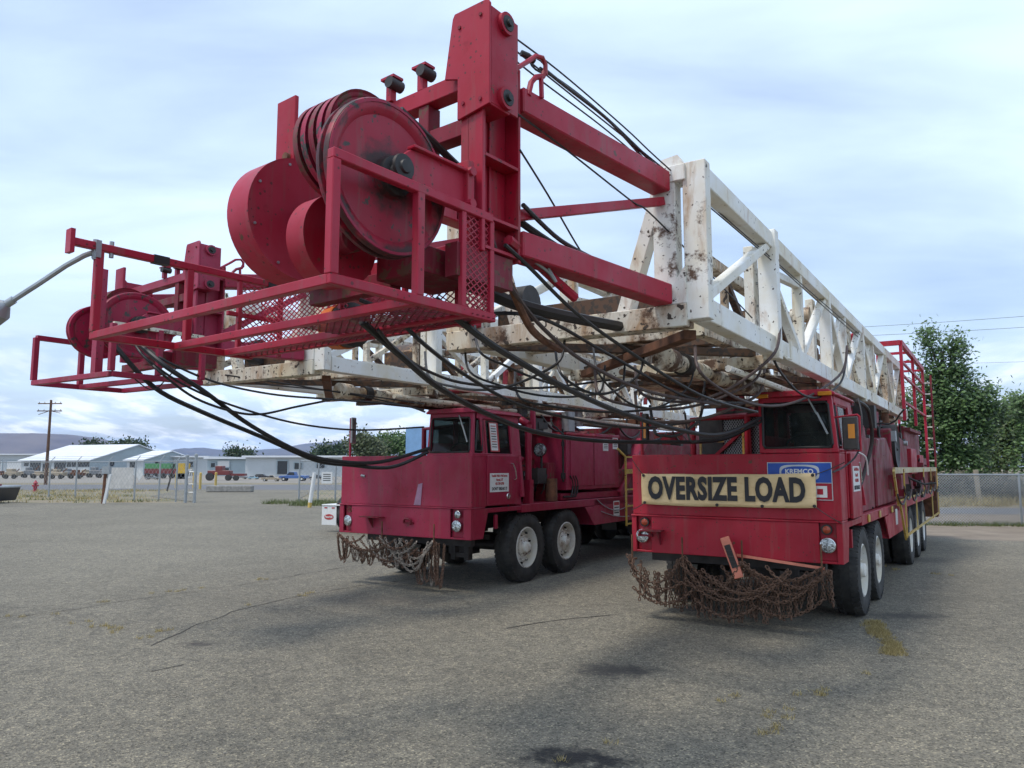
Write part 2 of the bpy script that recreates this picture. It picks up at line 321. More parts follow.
poly_sheet('far_road', [(-200, 58), (8, 58), (8, 76), (-200, 76)], -.012, M['roadm'])
poly_sheet('gravel_yard', [(-300, 84), (30, 84), (30, 320), (-300, 320)], -.008, M['gravel'])
# ------------------------------------------------------------------ mountains
def mountain(name, pts, Y, col1, col2, seed, depth=1500):
    m, nt, b = mat_new(name+'_slope'); c = ramp(nt, nz(nt, .004, 8, .6), [(.35, col1), (.65, col2)]); nt.links.new(c, b.inputs['Base Color']); b.inputs['Roughness'].default_value = 1
    nx = 130; ny = 22; mb = MB(); x0, x1 = pts[0][0], pts[-1][0]; vs = []
    for j in range(ny+1):
        t = j/ny
        for i in range(nx+1):
            px = x0+(x1-x0)*i/nx
            k = next(k for k in range(len(pts)-1) if px <= pts[k+1][0]+1e-6); u = (px-pts[k][0])/(pts[k+1][0]-pts[k][0]); u = u*u*(3-2*u)
            py = pts[k][1]*(1-u)+pts[k+1][1]*u
            X = (px-512)/FPX*Y; h = max(0, (HOR-py)/FPX*Y+CAMH)
            prof = math.sin(t*math.pi/2)**1.1
            nn = noise.fractal(Vector((X*.0016, t*2.4, seed)), .9, 2.1, 5)
            z = h*prof*(1+.0*nn)+nn*h*.16*math.sin(t*math.pi)
            vs.append((X+(nn*60), Y-depth*(1-t), z-(6 if j == 0 else 0)))
    mb.add(vs, [(j*(nx+1)+i, j*(nx+1)+i+1, (j+1)*(nx+1)+i+1, (j+1)*(nx+1)+i) for j in range(ny) for i in range(nx)], True)
    mb.build(name, m)['kind'] = 'structure'
mountain('hill', [(-260, 440), (-100, 437), (20, 435), (70, 435), (100, 438), (135, 446), (165, 455), (230, 468)], 5600, (.13, .10, .075), (.20, .155, .11), 1.0)
mountain('hill', [(120, 468), (150, 452), (185, 452), (205, 448), (222, 450), (240, 453), (280, 449), (320, 443), (350, 441), (400, 443), (470, 449), (560, 445), (700, 452), (800, 466)], 7400, (.11, .10, .08), (.17, .14, .11), 5.0)
# ------------------------------------------------------------------ pieces shared by both rigs
def tyre_mesh(mb, c, r=.53, w=.29, side=1):
    x = c[0]; h = w/2
    mb.lathe(c, [(side*h*.82, .30), (side*h, .36), (side*h*.98, r*.86), (side*h*.86, r*.965), (side*h*.62, r), (-side*h*.62, r), (-side*h*.86, r*.965), (-side*h*.98, r*.86), (-side*h, .36), (-side*h*.82, .30), (side*h*.82, .30)], 40)
    for k in range(44):    # tread lugs round the shoulder
        a = 2*math.pi*k/44
        for sx, da in ((side, 0), (-side, .07)):
            cy, cz = math.cos(a+da), math.sin(a+da); t = Vector((0, -cz, cy)); n = Vector((0, cy, cz)); o = Vector((c[0]+sx*h*.66, c[1], c[2]))+n*(r+.002)
            ax = Vector((sx*h*.30, 0, 0)); vs = [o+ax*i+t*.022*j+n*(.010 if q else -.02)-(n*.03 if (i > 0) else n*0) for i in (-1, 1) for j in (-1, 1) for q in (0, 1)]
            mb.add(vs, [(0, 1, 3, 2), (4, 6, 7, 5), (0, 4, 5, 1), (2, 3, 7, 6), (1, 5, 7, 3)])
def wheel(root, x, y, z=.49, side=1, dual=False):
    mb = MB(); tyre_mesh(mb, (x, y, z+.03), .53, .29, side)
    if dual: tyre_mesh(mb, (x-side*.33, y, z+.03), .53, .28, side)
    w = mb.build('wheel', M['rubber'], root)
    f = side*.145; rim = MB(); c = (x, y, z+.03)
    if dual: rim.lathe(c, [(f*.9, .305), (f*.75, .29), (f*.1, .275), (-f*.2, .26), (-f*.35, .21), (-f*.1, .14), (f*.1, .10), (f*.4, .095), (f*.45, .0)], 32)
    else: rim.lathe(c, [(f*.86, .312), (f*.92, .295), (f*.35, .285), (f*-.1, .27), (f*.05, .24), (f*.25, .19), (f*.3, .145)], 32)
    rm = rim.build('rim', M['rim'], w)
    hb = MB(); e = -.0 if dual else f
    hb.lathe(c, [(e*.3, .145), (e*.5, .14), (e*.55, .09), (e*1.0, .08), (e*1.08, .05), (e*1.09, .0)] if not dual else [(-f*.2, .14), (f*.5, .10), (f*.8, .09), (f*.85, 0)], 20)
    for k in range(10):
        a = 2*math.pi*k/10; p = Vector((x+e*.35, y+.19*math.cos(a), z+.03+.19*math.sin(a))); hb.cyl(p-Vector((side*.02, 0, 0)), p+Vector((side*.035, 0, 0)), .014, 6)
    hb.build('hub', M['whiteM'], w)
    vh = MB()
    for k in range(10):
        a = 2*math.pi*(k+.5)/10; q = Vector((x+f*(.10 if not dual else -.28), y+.245*math.cos(a), z+.03+.245*math.sin(a))); vh.cyl(q-Vector((side*.01, 0, 0)), q+Vector((side*.022, 0, 0)), .020, 8)
    vh.build('vent_holes', M['black'], w); return w
def chain_links(mb, pts, L=.046, r=.0072, wd=.0145):
    """links laid one after the other along a polyline, every second one turned"""
    pts = [Vector(p) for p in pts]; seg = [(pts[i+1]-pts[i]).length for i in range(len(pts)-1)]; tot = sum(seg); n = max(1, int(tot/(L*.74))); k = 0; acc = 0
    for i in range(n):
        s = tot*(i+.5)/n
        while k < len(seg)-1 and acc+seg[k] < s: acc += seg[k]; k += 1
        d = (pts[k+1]-pts[k]).normalized(); c = pts[k]+d*(s-acc)
        u = d.orthogonal().normalized(); v = d.cross(u); ang = (i % 2)*math.pi/2+random.uniform(-.35, .35)+.4
        u, v = u*math.cos(ang)+v*math.sin(ang), -u*math.sin(ang)+v*math.cos(ang)
        ring = [(0, -.5), (.8, -.32), (.8, .32), (0, .5), (-.8, .32), (-.8, -.32)]; o = []
        for a, b in ring:
            p = c+d*(b*L)+u*(a*wd); rad = (d*b*1.6+u*a).normalized()
            o += [p+rad*r*.9, p+v*r, p-rad*r*.9, p-v*r]
        fs = [(j*4+q, j*4+(q+1) % 4, ((j+1) % 6)*4+(q+1) % 4, ((j+1) % 6)*4+q) for j in range(6) for q in range(4)]
        mb.add(o, fs, True)
def sag(p, q, s, n=12, y=0):
    p = Vector(p); q = Vector(q); return [p.lerp(q, i/n)+Vector((0, y*4*(i/n)*(1-i/n), -s*4*(i/n)*(1-i/n))) for i in range(n+1)]
def lettering(name, txt, mat, parent, loc, rot, size, sx=1.0, bold=0, ext=.0012, align='CENTER', label=None, sp=1.0):
    cu = bpy.data.curves.new(name, 'FONT'); cu.body = txt; cu.size = size; cu.extrude = ext; cu.offset = bold; cu.align_x = align; cu.align_y = 'CENTER'; cu.resolution_u = 3; cu.space_character = sp
    tmp = bpy.data.objects.new('tmp', cu); COL.objects.link(tmp); bpy.context.view_layer.update()
    me = bpy.data.meshes.new_from_object(tmp.evaluated_get(bpy.context.evaluated_depsgraph_get())); bpy.data.objects.remove(tmp); me.materials.clear(); me.materials.append(mat)
    o = bpy.data.objects.new(name, me); COL.objects.link(o); o.parent = parent; o.location = loc; o.rotation_euler = rot; o.scale = (sx, 1, 1)
    return o
def mesh_panel(p0, u, v, nu, nv, w, mat, name, parent, xf=None, lean=1.0, normal=(1, 0, 0)):
    """expanded metal: diamonds of crossing strands spanning p0 + a*u + b*v"""
    p0 = Vector(p0); u = Vector(u); v = Vector(v); mb = MB(); nu, nv = float(nu), float(nv)
    def seg(a0, b0, a1, b1): mb.beam(p0+u*a0+v*b0, p0+u*a1+v*b1, w, w*.7, normal)
    for s in (1, -1):
        k = -nv
        while k < nu+nv:
            # line a*nu = k + s*b*nv
            pts = []
            b0, b1 = 0.0, 1.0
            a = lambda b: (k+s*b*nv)/nu
            lo, hi = 0.0, 1.0
            for t in (0.0, 1.0):
                bb = (t*nu-k)/(s*nv)
                if 0 < bb < 1:
                    if (a(0) < 0 or a(0) > 1) and ((a(0) < 0) == (t == 0)): lo = max(lo, bb)
                    else: hi = min(hi, bb)
            if lo < hi-1e-3 and -1e-6 <= a((lo+hi)/2) <= 1+1e-6: seg(a(lo), lo, a(hi), hi)
            k += 1
    return mb.build(name, mat, parent, xf, kind='stuff')
def cab(root, red, o):
    """driver's cab over the right half of the nose, with door, windows and roof"""
    x0, x1 = .42, 1.235; zt = 2.52; zb = 1.9; y0, y1 = .02, 1.30; tx0, tx1 = .40, 1.17
    def P(a, b, y, z):   # a: 0 left..1 right
        t = (z-zb)/(zt-zb); l = x0+(tx0-x0)*t; r = x1+(tx1-x1)*t; return Vector((l+(r-l)*a, y+b+.10*t*(1 if y < .3 else 0), z))
    m = MB()
    for a, w in ((.03, .05), (.97, .05)): m.beam(P(a, 0, y0+.03, zb), P(a, 0, y0+.03, zt), .05, .06, (0, 1, 0))
    m.beam(P(0, 0, y0+.03, zb+.025), P(1, 0, y0+.03, zb+.025), .06, .05); m.beam(P(0, 0, y0+.03, zt-.03), P(1, 0, y0+.03, zt-.03), .06, .06)
    # rear wall with window, left wall
    for a in (.03, .97): m.beam(P(a, 0, y1-.03, zb-.6), P(a, 0, y1-.03, zt), .06, .06, (0, 1, 0))
    m.box(x0+.02, x1-.06, y1-.03, y1, 1.3, 2.05); m.box(x0+.02, x1-.1, y1-.03, y1, 2.42, zt)
    m.box(x0+.02, x0+.05, y0+.1, y1-.05, 1.9, 2.1); m.box(x0+.0, x0+.04, y0+.1, y1-.05, 2.44, zt); m.box(x0+.01, x0+.045, .62, .72, 2.05, 2.5)
    # right side above the body: pillars
    for y, w in ((.31, .07), (1.17, .26)): m.beam(P(.985, 0, y, zb), P(.985, 0, y, zt), .035, w, (0, 1, 0))
    m.beam(P(.985, 0, y0+.05, zb+.02), P(.985, 0, y1, zb+.02), .035, .05); m.beam(P(.985, 0, y0+.1, zt-.04), P(.985, 0, y1, zt-.04), .035, .08)
    c = m.build('cab', red, root, bev=.006)
    r = MB(); r.prism([(tx0-.03, zt), (tx1+.04, zt), (tx1+.05, zt+.02), (tx1-.02, zt+.065), (tx0+.03, zt+.065), (tx0-.04, zt+.02)], 1, .06, 1.36); r.build('cab_roof', red, c, bev=.008)
    g = MB(); g.add([P(.05, 0, y0+.03, zb+.05), P(.95, 0, y0+.03, zb+.05), P(.95, 0, y0+.03, zt-.06), P(.05, 0, y0+.03, zt-.06)], [(0, 1, 2, 3)]); ws = g.build('windscreen', M['glass'], c)
    ga = MB(); q = [P(a, 0, y0+.002, z) for a, z in ((.085, zb+.06), (.915, zb+.06), (.945, zb+.09), (.945, zt-.10), (.915, zt-.07), (.085, zt-.07), (.055, zt-.10), (.055, zb+.09))]; ga.tube(q+[q[0]], .014, 6); ga.build('window_seal', M['black'], ws)
    s = MB(); s.add([P(.99, 0, .09, zb+.07), P(.99, 0, .27, zb+.07), P(.99, 0, .27, zt-.1), P(.99, 0, .13, zt-.1)], [(0, 1, 2, 3)]); s.build('quarter_window', M['glass'], c)
    s2 = MB(); q = [P(1.0, 0, y, z) for y, z in ((.10, zb+.08), (.26, zb+.08), (.265, zt-.11), (.13, zt-.11))]; s2.tube(q+[q[0]], .012, 5); s2.build('window_seal', M['black'], c)
    rw = MB(); rw.box(x0+.07, x1-.12, y1-.02, y1-.012, 2.05, 2.42); rw.build('rear_window', M['glass'], c)
    lw = MB(); lw.box(x0+.015, x0+.022, .12, .62, 2.1, 2.44); lw.box(x0+.015, x0+.022, .72, 1.24, 2.1, 2.44); lw.build('side_window', M['glass'], c)
    # seat and wheel seen through the glass
    st = MB(); st.box(.62, 1.02, .75, .86, 1.5, 2.16); st.box(.62, 1.02, .4, .8, 1.5, 1.62); st.build('seat', M['inside'], c, bev=.03)
    sw = MB(); pts = [Vector((.82+.17*math.cos(t), .30+.05*math.sin(t), 2.0+.10*math.sin(t))) for t in [i*math.pi/8 for i in range(17)]]; sw.tube(pts, .012, 5); sw.cyl((.82, .30, 2.0), (.82, .22, 1.85), .02, 6); sw.build('steering_wheel', M['black'], c)
    ds = MB(); ds.box(x0+.05, x1-.06, .1, .34, 1.82, 1.94); ds.build('dashboard', M['inside'], c)
    wp = MB(); a = P(.70, 0, y0-.01, zt-.03); b = P(.90, 0, y0-.012, zb+.20); wp.beam(a, a.lerp(b, .45), .014); wp.beam(a.lerp(b, .45)+Vector((0, -.006, .02)), b, .02, .008, (0, 1, 0)); wp.build('wiper', M['steel'], c)
    return c
def rig_body(root, red, T):
    xl, xr = (-1.12, 1.24) if T == 1 else (-1.30, 1.235)
    deckz = 1.18
    # --- nose
    m = MB(); pk = .19
    px = (xl+.06, xr-.06-.17) if T == 1 else (xl+.09, xr-.13-.23)
    pw = (.19, .17) if T == 1 else (.17, .23)
    segs = [(xl, px[0]), (px[0]+pw[0], px[1]), (px[1]+pw[1], xr)]
    for a, b in segs: m.box(a, b, 0, .035, .745, 1.165)
    for a, w in zip(px, pw): m.box(a, a+w, .05, .06, .77, 1.165); m.box(a, a+w, 0, .06, .745, .77)
    m.box(xl-.004, xr+.004, -.012, .34, 1.165, 1.185)
    for s, x in ((-1, xl), (1, xr)):
        m.prism([(.036, .745), (.30, .745), (.44, 1.164), (.036, 1.164)], 0, x-(.03 if s > 0 else 0), x+(.03 if s < 0 else 0))
    m.box(xl+.03, xr-.03, .066, .30, .76, .80)
    bmp = m.build('front_bumper', red, root, bev=.005)
    # --- upper nose box
    h = MB(); zt = 1.895 if T == 1 else 1.915
    h.box(xl+.015, xr, .012, .04, 1.187, zt); h.box(xl+.015, xl+.045, .04, 1.28, 1.187, zt); h.box(xr-.03, xr, .04, .38, 1.187, zt-.001)
    h.box(xr-.03, xr, 1.13, 1.30, 1.187, zt-.001); h.box(xl+.045, .44, .04, 1.28, zt-.03, zt); h.box(xl+.03, xr-.03, 1.27, 1.30, 1.187, 1.88); h.box(xl+.05, xr-.04, .04, 1.27, 1.19, 1.22)
    nose = h.build('nose_box', red, root, bev=.006)
    # door
    d = MB(); d.box(xr-.025, xr+.012, .385, 1.125, 1.2, 1.92)
    d.beam((xr-.03, .41, 1.9), (xr-.085, .41, 2.44), .03, .05, (0, 1, 0)); d.beam((xr-.03, 1.10, 1.9), (xr-.085, 1.10, 2.44), .03, .05, (0, 1, 0)); d.beam((xr-.085, .4, 2.45), (xr-.085, 1.12, 2.45), .03, .05)
    door = d.build('door', red, root, bev=.006)
    g = MB(); g.add([(xr-.035, .43, 1.93), (xr-.035, 1.08, 1.93), (xr-.08, 1.08, 2.43), (xr-.08, .43, 2.43)], [(0, 1, 2, 3)]); g.build('door_window', M['glass'], door)
    hd = MB(); hd.tube([(xr+.012, 1.0, 1.80), (xr+.05, 1.0, 1.80), (xr+.05, 1.07, 1.70), (xr+.05, 1.09, 1.58), (xr+.012, 1.09, 1.56)], .010, 6); hd.build('handle', M['chrome'], door)
    lk = MB(); lk.lathe((xr+.012, .93, 1.32), [(0, .05), (.012, .045), (.012, .02), (.02, .0)], 16); lk.build('lock', M['chrome'], door)
    cab(root, red, T)
    # --- headlights
    def lamp(x, z, r, name='headlight', mat=None):
        b = MB(); b.lathe((x, .03, z), [(.0, r*.9), (-.03, r*.98), (-.045, r*1.02), (-.05, r*.9)], 24, 'y'); hb = b.build(name, M['chrome'], root)
        l = MB(); l.lathe((x, .03, z), [(-.046, r*.9), (-.050, r*.6), (-.053, r*.25), (-.054, 0)], 24, 'y'); l.build('lens', mat or M['lens'], hb)
    if T == 1:
        lamp(px[1]+.085, .935, .078); lamp(px[0]+.08, .935, .078)
        for q in (px[1]+.075, px[0]+.10):
            b = MB(); b.lathe((q, .03, 1.095), [(0, .055), (-.02, .055), (-.022, .04)], 20, 'y'); lb = b.build('marker_light', M['black'], root)
            l = MB(); l.lathe((q, .03, 1.095), [(-.018, .044), (-.03, .03), (-.033, 0)], 20, 'y'); l.build('lens', M['redlens'], lb)
    else:
        lamp(px[1]+.12, .93, .078); lamp(px[0]+.105, .93, .078); lamp(px[1]+.135, 1.09, .052, 'marker_light')
        b = MB(); b.lathe((px[0]+.12, .03, 1.10), [(0, .045), (-.02, .042), (-.022, .03)], 16, 'y'); b.build('marker_light', M['rust'], root)
    # --- tow hooks / step
    t = MB(); sx = (xl+.20) if T == 1 else (xl+.55)
    t.box(sx, sx+(.22 if T == 1 else .40), -.14, -.013, 1.0, 1.015)
    t.prism([(-.013, .84), (-.013, 1.0), (-.13, 1.0)], 0, sx+.16, sx+.175); t.build('step_bracket', M['redD'], root)
    hk = MB(); hx = xl+1.42 if T == 2 else sx-.02
    hk.tube([(hx+.07*math.cos(a), -.03-.02*math.sin(a), .96+.045*math.sin(a)) for a in [i*math.pi/7 for i in range(-2, 9)]], .016, 6); hk.box(hx-.09, hx+.09, -.03, -.001, .93, .955); hk.build('tow_hook', M['redD'], root)
    # --- chassis, deck
    f = MB()
    for x in (-.45, .45): f.box(x-.05, x+.05, .4, 13.2, .78, 1.07)
    for y in (.5, 2.2, 3.6, 5.0, 6.4, 9, 11, 13): f.box(-.4, .4, y, y+.1, .82, 1.03)
    f.box(-1.0, 1.0, .32, .42, .62, .745); f.box(.62, .70, .35, .45, .42, .745); f.box(.86, .94, .35, .45, .42, .745); f.box(.62, .94, .36, .44, .46, .52)
    f.build('chassis_frame', M['dark'], root)
    ax = MB()
    for y in (1.52, 2.78, 7.1, 8.4, 9.7): ax = MB(); ax.cyl((-1.0, y, .52), (1.0, y, .52), .075, 10); ax.box(-.18, .18, y-.18, y+.18, .36, .68); ax.build('axle', M['dark'], root)
    for y in (2.15, 8.4):
        for x in (-.5, .5): ax = MB(); ax.box(x-.045, x+.045, y-.7, y+.7, .60, .68); ax.build('leaf_spring', M['dark'], root)
    dk = MB(); dk.box(xl+.1, xr-.085, 1.31, 13.4, 1.15, 1.178)
    dk.box(xr-.085, xr, 1.31, 13.4, 1.06, 1.18); dk.box(xl+.02, xl+.1, 1.31, 13.4, 1.06, 1.18)
    for y in (.62, 2.15, 3.5):
        dk.box(xr-.05, xr-.01, y, y+.06, .86, 1.06) if y < 1 else None
    dk.box(xr-.05, xr, .40, 1.30, 1.10, 1.164)
    dk.build('deck', red, root, bev=.004)
    sb = MB()
    for x in (xr-.02, xl): sb.box(x, x+.02, 3.75, 6.35, .72, 1.165)
    sb.box(xl+.02, xr-.02, 3.75, 3.78, .72, 1.14); sb.box(xl+.02, xr-.02, 6.32, 6.35, .72, 1.14); sb.prism([(3.4, 1.05), (3.75, .72), (3.75, 1.05)], 0, xr-.02, xr); sb.build('side_box', red, root)
    for s, x in ((1, 1.075), (-1, xl+.17)):
        for y in (1.52, 2.78): wheel(root, x, y, .49, s)
        for y in (7.1, 8.4, 9.7): wheel(root, x, y, .49, s, True)
    mf = MB(); mf.box(xr-.32, xr-.30, 3.42, 3.43, .4, 1.0); mf.build('mud_guard', M['black'], root)
    # --- engine bay pipe frame behind the nose
    e = MB(); e.tube([(-.10, 1.45, 1.2), (-.10, 1.45, 2.42), (.46, 1.42, 2.45)], .045, 10); e.tube([(-.86, 1.5, 1.2), (-.86, 1.5, 2.40), (-.10, 1.46, 2.42)], .045, 8); e.beam((-.55, 1.5, 1.9), (-.10, 1.5, 2.3), .05, .04)
    e.build('pipe_frame', red, root)
    rd = MB(); rd.box(*((-.50, .44) if T == 1 else (.0, .44)), 1.58, 1.78, 1.2, 2.50); rd.build('radiator', M['black'], root)
    mesh_panel((-.46 if T == 1 else .03, 1.53, 1.86), (.88 if T == 1 else .39, 0, 0), (0, 0, .56), 26 if T == 1 else 13, 11, .007, M['steel'], 'radiator_guard', root, None, 1, (0, 1, 0))
    fr = MB(); fx_ = -.50 if T == 1 else -.02; fr.box(fx_, fx_+.05, 1.5, 1.56, 1.85, 2.46); fr.box(fx_+.05, .42, 1.5, 1.56, 2.40, 2.46); fr.build('radiator_frame', M['dark'], root)
    return xl, xr
def mast(root, X, Y, Z, n_bays=5):
    """lattice mast lying over the truck, offset by X, Y, Z"""
    o = Vector((X, Y, Z)); xr, xl = 1.0, -1.25; y0 = -3.4; y1 = 9.6; zb, zt = 2.80, 3.86
    def v(x, y, z): return o+Vector((x, y, z))
    m = MB()
    m.beam(v(xr-.07, y0+.1, 2.865), v(xr-.07, y1, 2.865), .13, .17); m.beam(v(xl+.07, y0+.1, 2.865), v(xl+.07, y1, 2.865), .13, .17)
    m.beam(v(xr-.07, y0+.1, zt), v(xr-.07, y1, zt), .13, .15); m.beam(v(xl+.07, y0+.1, zt), v(xl+.07, y1, zt), .13, .15)
    root_m = m.build('mast', M['white'], root, bev=.006)
    def part(name, mat, *beams, bev=.005):
        b = MB()
        for p, q, w, h in beams: b.beam(p, q, w, h)
        return b.build(name, mat, root_m, bev=bev)
    # front frame: double post, head bar, gusset and brace on each side
    for s, xo in ((1, xr), (-1, xl)):
        def sx(d): return xo-s*d
        mt = M['whiteM'] if s > 0 else M['whiteR']
        part('front_post', mt, (v(sx(.055), y0, zb-.02), v(sx(.055), y0, 3.93), .17, .11))
        part('front_post', mt, (v(sx(.28), y0, 3.02), v(sx(.28), y0, 3.80), .17, .13))
        part('head_bar', mt, (v(sx(.113), y0+.003, 3.86), v(sx(.35), y0+.003, 3.86), .16, .12))
        g = MB(); g.prism([(sx(.36), zb+.10), (sx(.125), zb+.10), (sx(.125), 3.18), (sx(.22), 3.05), (sx(.36), 3.02)], 1, o.y+y0-.07, o.y+y0+.06)
        g.v = [(a+o.x, b, c+o.z) for a, b, c in g.v]; g.build('gusset', mt, root_m, bev=.004)
        c = MB(); c.prism([(sx(.125), 3.92), (sx(.33), 3.92), (sx(.29), 3.985), (sx(.17), 4.0)], 1, o.y+y0-.06, o.y+y0+.04); c.v = [(a+o.x, b, q+o.z) for a, b, q in c.v]; c.build('cap_plate', mt, root_m)
        part('front_brace', mt, (v(sx(.36), y0+.06, 3.76), v(sx(.66), y0+.06, 2.86), .12, .10))
    part('cross_beam', M['whiteR'], (v(xl+.0, y0-.003, 2.815), v(xr-.125, y0-.003, 2.815), .16, .16))
    part('cross_beam', M['whiteR'], (v(xl+.1, y0+1.05, 2.92), v(xr-.35, y0+1.05, 2.92), .16, .15))
    part('cross_beam', M['rustW'], (v(xl+.1, y0+.62, 3.10), v(xr-.6, y0+.62, 3.10), .14, .15))
    # side trusses
    ys = [-1.4, 1.3, 4.0, 6.7, 9.2]
    for s, xo in ((1, xr), (-1, xl)):
        def sx(d): return xo-s*d
        for i, y in enumerate(ys):
            part('post', M['white'] if s > 0 and i < 2 else M['whiteM'] if i < 3 else M['whiteR'], (v(sx(.06), y, zb-.06), v(sx(.06), y, zt+(.10 if i == 0 else .04)), .17 if i == 0 else .13, .125 if i == 0 else .10))
            part('post_flange', M['whiteM'], (v(sx(.24), y+.05, zb+.1), v(sx(.24), y+.05, zt-.02), .09, .16)) if s > 0 else None
            part('cross_beam', M['rustW'] if i % 2 else M['whiteR'], (v(xl+.1, y, zb-.075), v(xr-.12, y, zb-.075), .13, .11)) if s > 0 else None
            hk = MB(); yy = y+.2; hx = o.x+xo+s*.03
            hk.tube([(hx, o.y+yy+.16, o.z+2.95), (hx, o.y+yy+.16, o.z+2.78), (hx, o.y+yy-.02, o.z+2.765), (hx-s*.02, o.y+yy-.04, o.z+2.79)], .014, 5); hk.build('hose_hook', M['whiteM'], root_m)
        lo, hi = zb+.14, zt-.06; q = .062
        pr = [(-3.30, lo+.02, -1.50, hi)]
        for i in range(len(ys)-1):
            a, b = ys[i], ys[i+1]; mid = a+(b-a)*.44
            part('post', M['whiteM'], (v(sx(q), mid, lo-.05), v(sx(q), mid, hi+.02), .10, .08))
            part('strut', M['white'], (v(sx(q), a+.09, hi-.22 if i % 2 == 0 else hi-.05), v(sx(q), mid-.05, hi-.12), .07, .07)) if i == 0 else None
            pr += [(a+.1, lo+.55 if i == 0 else hi, mid-.05, lo-.02), (mid+.05, lo, b-.1, hi)]
        for i in range(1, len(ys)-1):
            a, b = ys[i], ys[i+1]; mid = a+(b-a)*.44; part('inner_brace', M['whiteM'], (v(sx(q+.02), a+.1, lo), v(sx(q+.02), mid-.05, hi), .05, .05)); part('inner_brace', M['whiteR'], (v(sx(q+.02), mid+.05, hi), v(sx(q+.02), b-.1, lo), .05, .05))
        for a, za, b, zb2 in pr: part('brace', M['white'] if s > 0 and a < 3 else M['whiteM'], (v(sx(q), a, za), v(sx(q), b, zb2), .085, .075))
    # underside cross bracing and inner (telescoped) section
    yy = [-3.3]+ys
    for i in range(len(yy)-1):
        a, b = yy[i], yy[i+1]
        part('brace', M['rustW'], (v(xl+.2, a+.1, zb-.0), v(xr-.2, b-.1, zb-.0), .09, .07), bev=.003)
        part('brace', M['rust'] if i == 0 else M['rustW'], (v(xr-.2, a+.1, zb-.08), v(xl+.3, b-.1, zb-.08), .10, .07), bev=.003)
    for x in (-.72, .46):
        m2 = MB(); m2.beam(v(x, -2.3, 2.99), v(x, 9.3, 2.99), .12, .13); m2.beam(v(x, -2.0, 3.66), v(x, 9.3, 3.66), .11, .11); inner = m2.build('inner_chord', M['whiteR'], root_m, bev=.004)
        k = -2.2; up = True; b = MB()
        while k < 9.0:
            part('inner_brace', M['whiteR'] if up else M['rustW'], (v(x, k, 3.05 if up else 3.62), v(x, k+.95, 3.62 if up else 3.05), .065, .06), bev=0)
            part('inner_post', M['whiteR'], (v(x, k, 3.05), v(x, k, 3.6), .07, .06), bev=0); k += .98; up = not up
    for i in range(5):
        part('cross_beam', M['rustW'], (v(-.66, -1.3+i*2.2, 3.0), v(.40, -1.3+i*2.2, 3.0), .10, .10), bev=0)
        if i: part('cross_beam', M['rustW'], (v(-.66, -1.3+i*2.2, 3.66), v(.40, -1.3+i*2.2, 3.66), .08, .08), bev=0)
    # hydraulic raising cylinder and pipe runs slung below
    cy = MB(); cy.cyl(v(.33, -2.35, 2.66), v(.33, -.9, 2.64), .075, 16); cy.cyl(v(.33, -2.55, 2.66), v(.33, -2.35, 2.66), .10, 16); cy.cyl(v(.33, -.9, 2.65), v(.33, 2.2, 2.61), .07, 16); cy.build('hydraulic_cylinder', M['whiteR'], root_m)
    cl = MB(); cl.cyl(v(.33, -2.12, 2.66), v(.33, -2.0, 2.66), .10, 14); cl.build('clamp', M['black'], root_m)
    for x, z in ((-.35, 2.66), (-.10, 2.62), (.68, 2.62)):
        p = MB(); p.cyl(v(x, -1.9, z), v(x, 8, z-.04), .032, 8); p.build('pipe', M['whiteM'] if x > 0 else M['rustW'], root_m)
    for i, (x, y, z, l) in enumerate(((-.2, -.9, 2.66, 1.5), (.1, .6, 2.64, 1.7), (-.1, 2.2, 2.62, 1.7))):
        p = MB(); p.beam(v(x-l/2, y, z), v(x+l/2, y, z), .10, .05); p.build('hanger_bar', M['rustW'], root_m)
    tr = MB(); tr.prism([(xl+.3, 2.70), (xr-.3, 2.70), (xr-.3, 2.715), (xl+.3, 2.715)], 1, o.y-.6, o.y+.5); tr.v = [(a+o.x, b, c+o.z) for a, b, c in tr.v]; tr.build('belly_plate', M['whiteR'], root_m)
    sv = MB(); sv.cyl(v(-.9, -2.9, 3.2), v(-.75, -2.9, 3.2), .16, 20); sv.build('guide_roller', M['dark'], root_m)
    # travelling block and tackle lying inside the mast
    tb = MB(); tb.box(o.x-.45, o.x+.15, o.y-.9, o.y-.3, o.z+3.08, o.z+3.42); tb.cyl(v(-.4, -.6, 3.3), v(.1, -.6, 3.3), .26, 20); tb.build('travelling_block', M['rustW'], root_m, bev=.02)
    return root_m, v
def disc(mb, x, y, z, r, w, flip=1):
    """cable sheave: rim groove, dished web and hub, axis along x, right face at x"""
    mb.lathe((x, y, z), [(0, .0), (0.02, .06), (.02, .09), (-.012, .10), (-.022, r*.80), (-.004, r*.86), (0, r*.9), (0, r*.985), (-.010, r), (-.028, r), (-w*.5, r*.88), (-w+.028, r), (-w+.010, r), (-w, r*.985), (-w+.02, r*.8), (-w+.01, .1), (-w, 0)], 48)
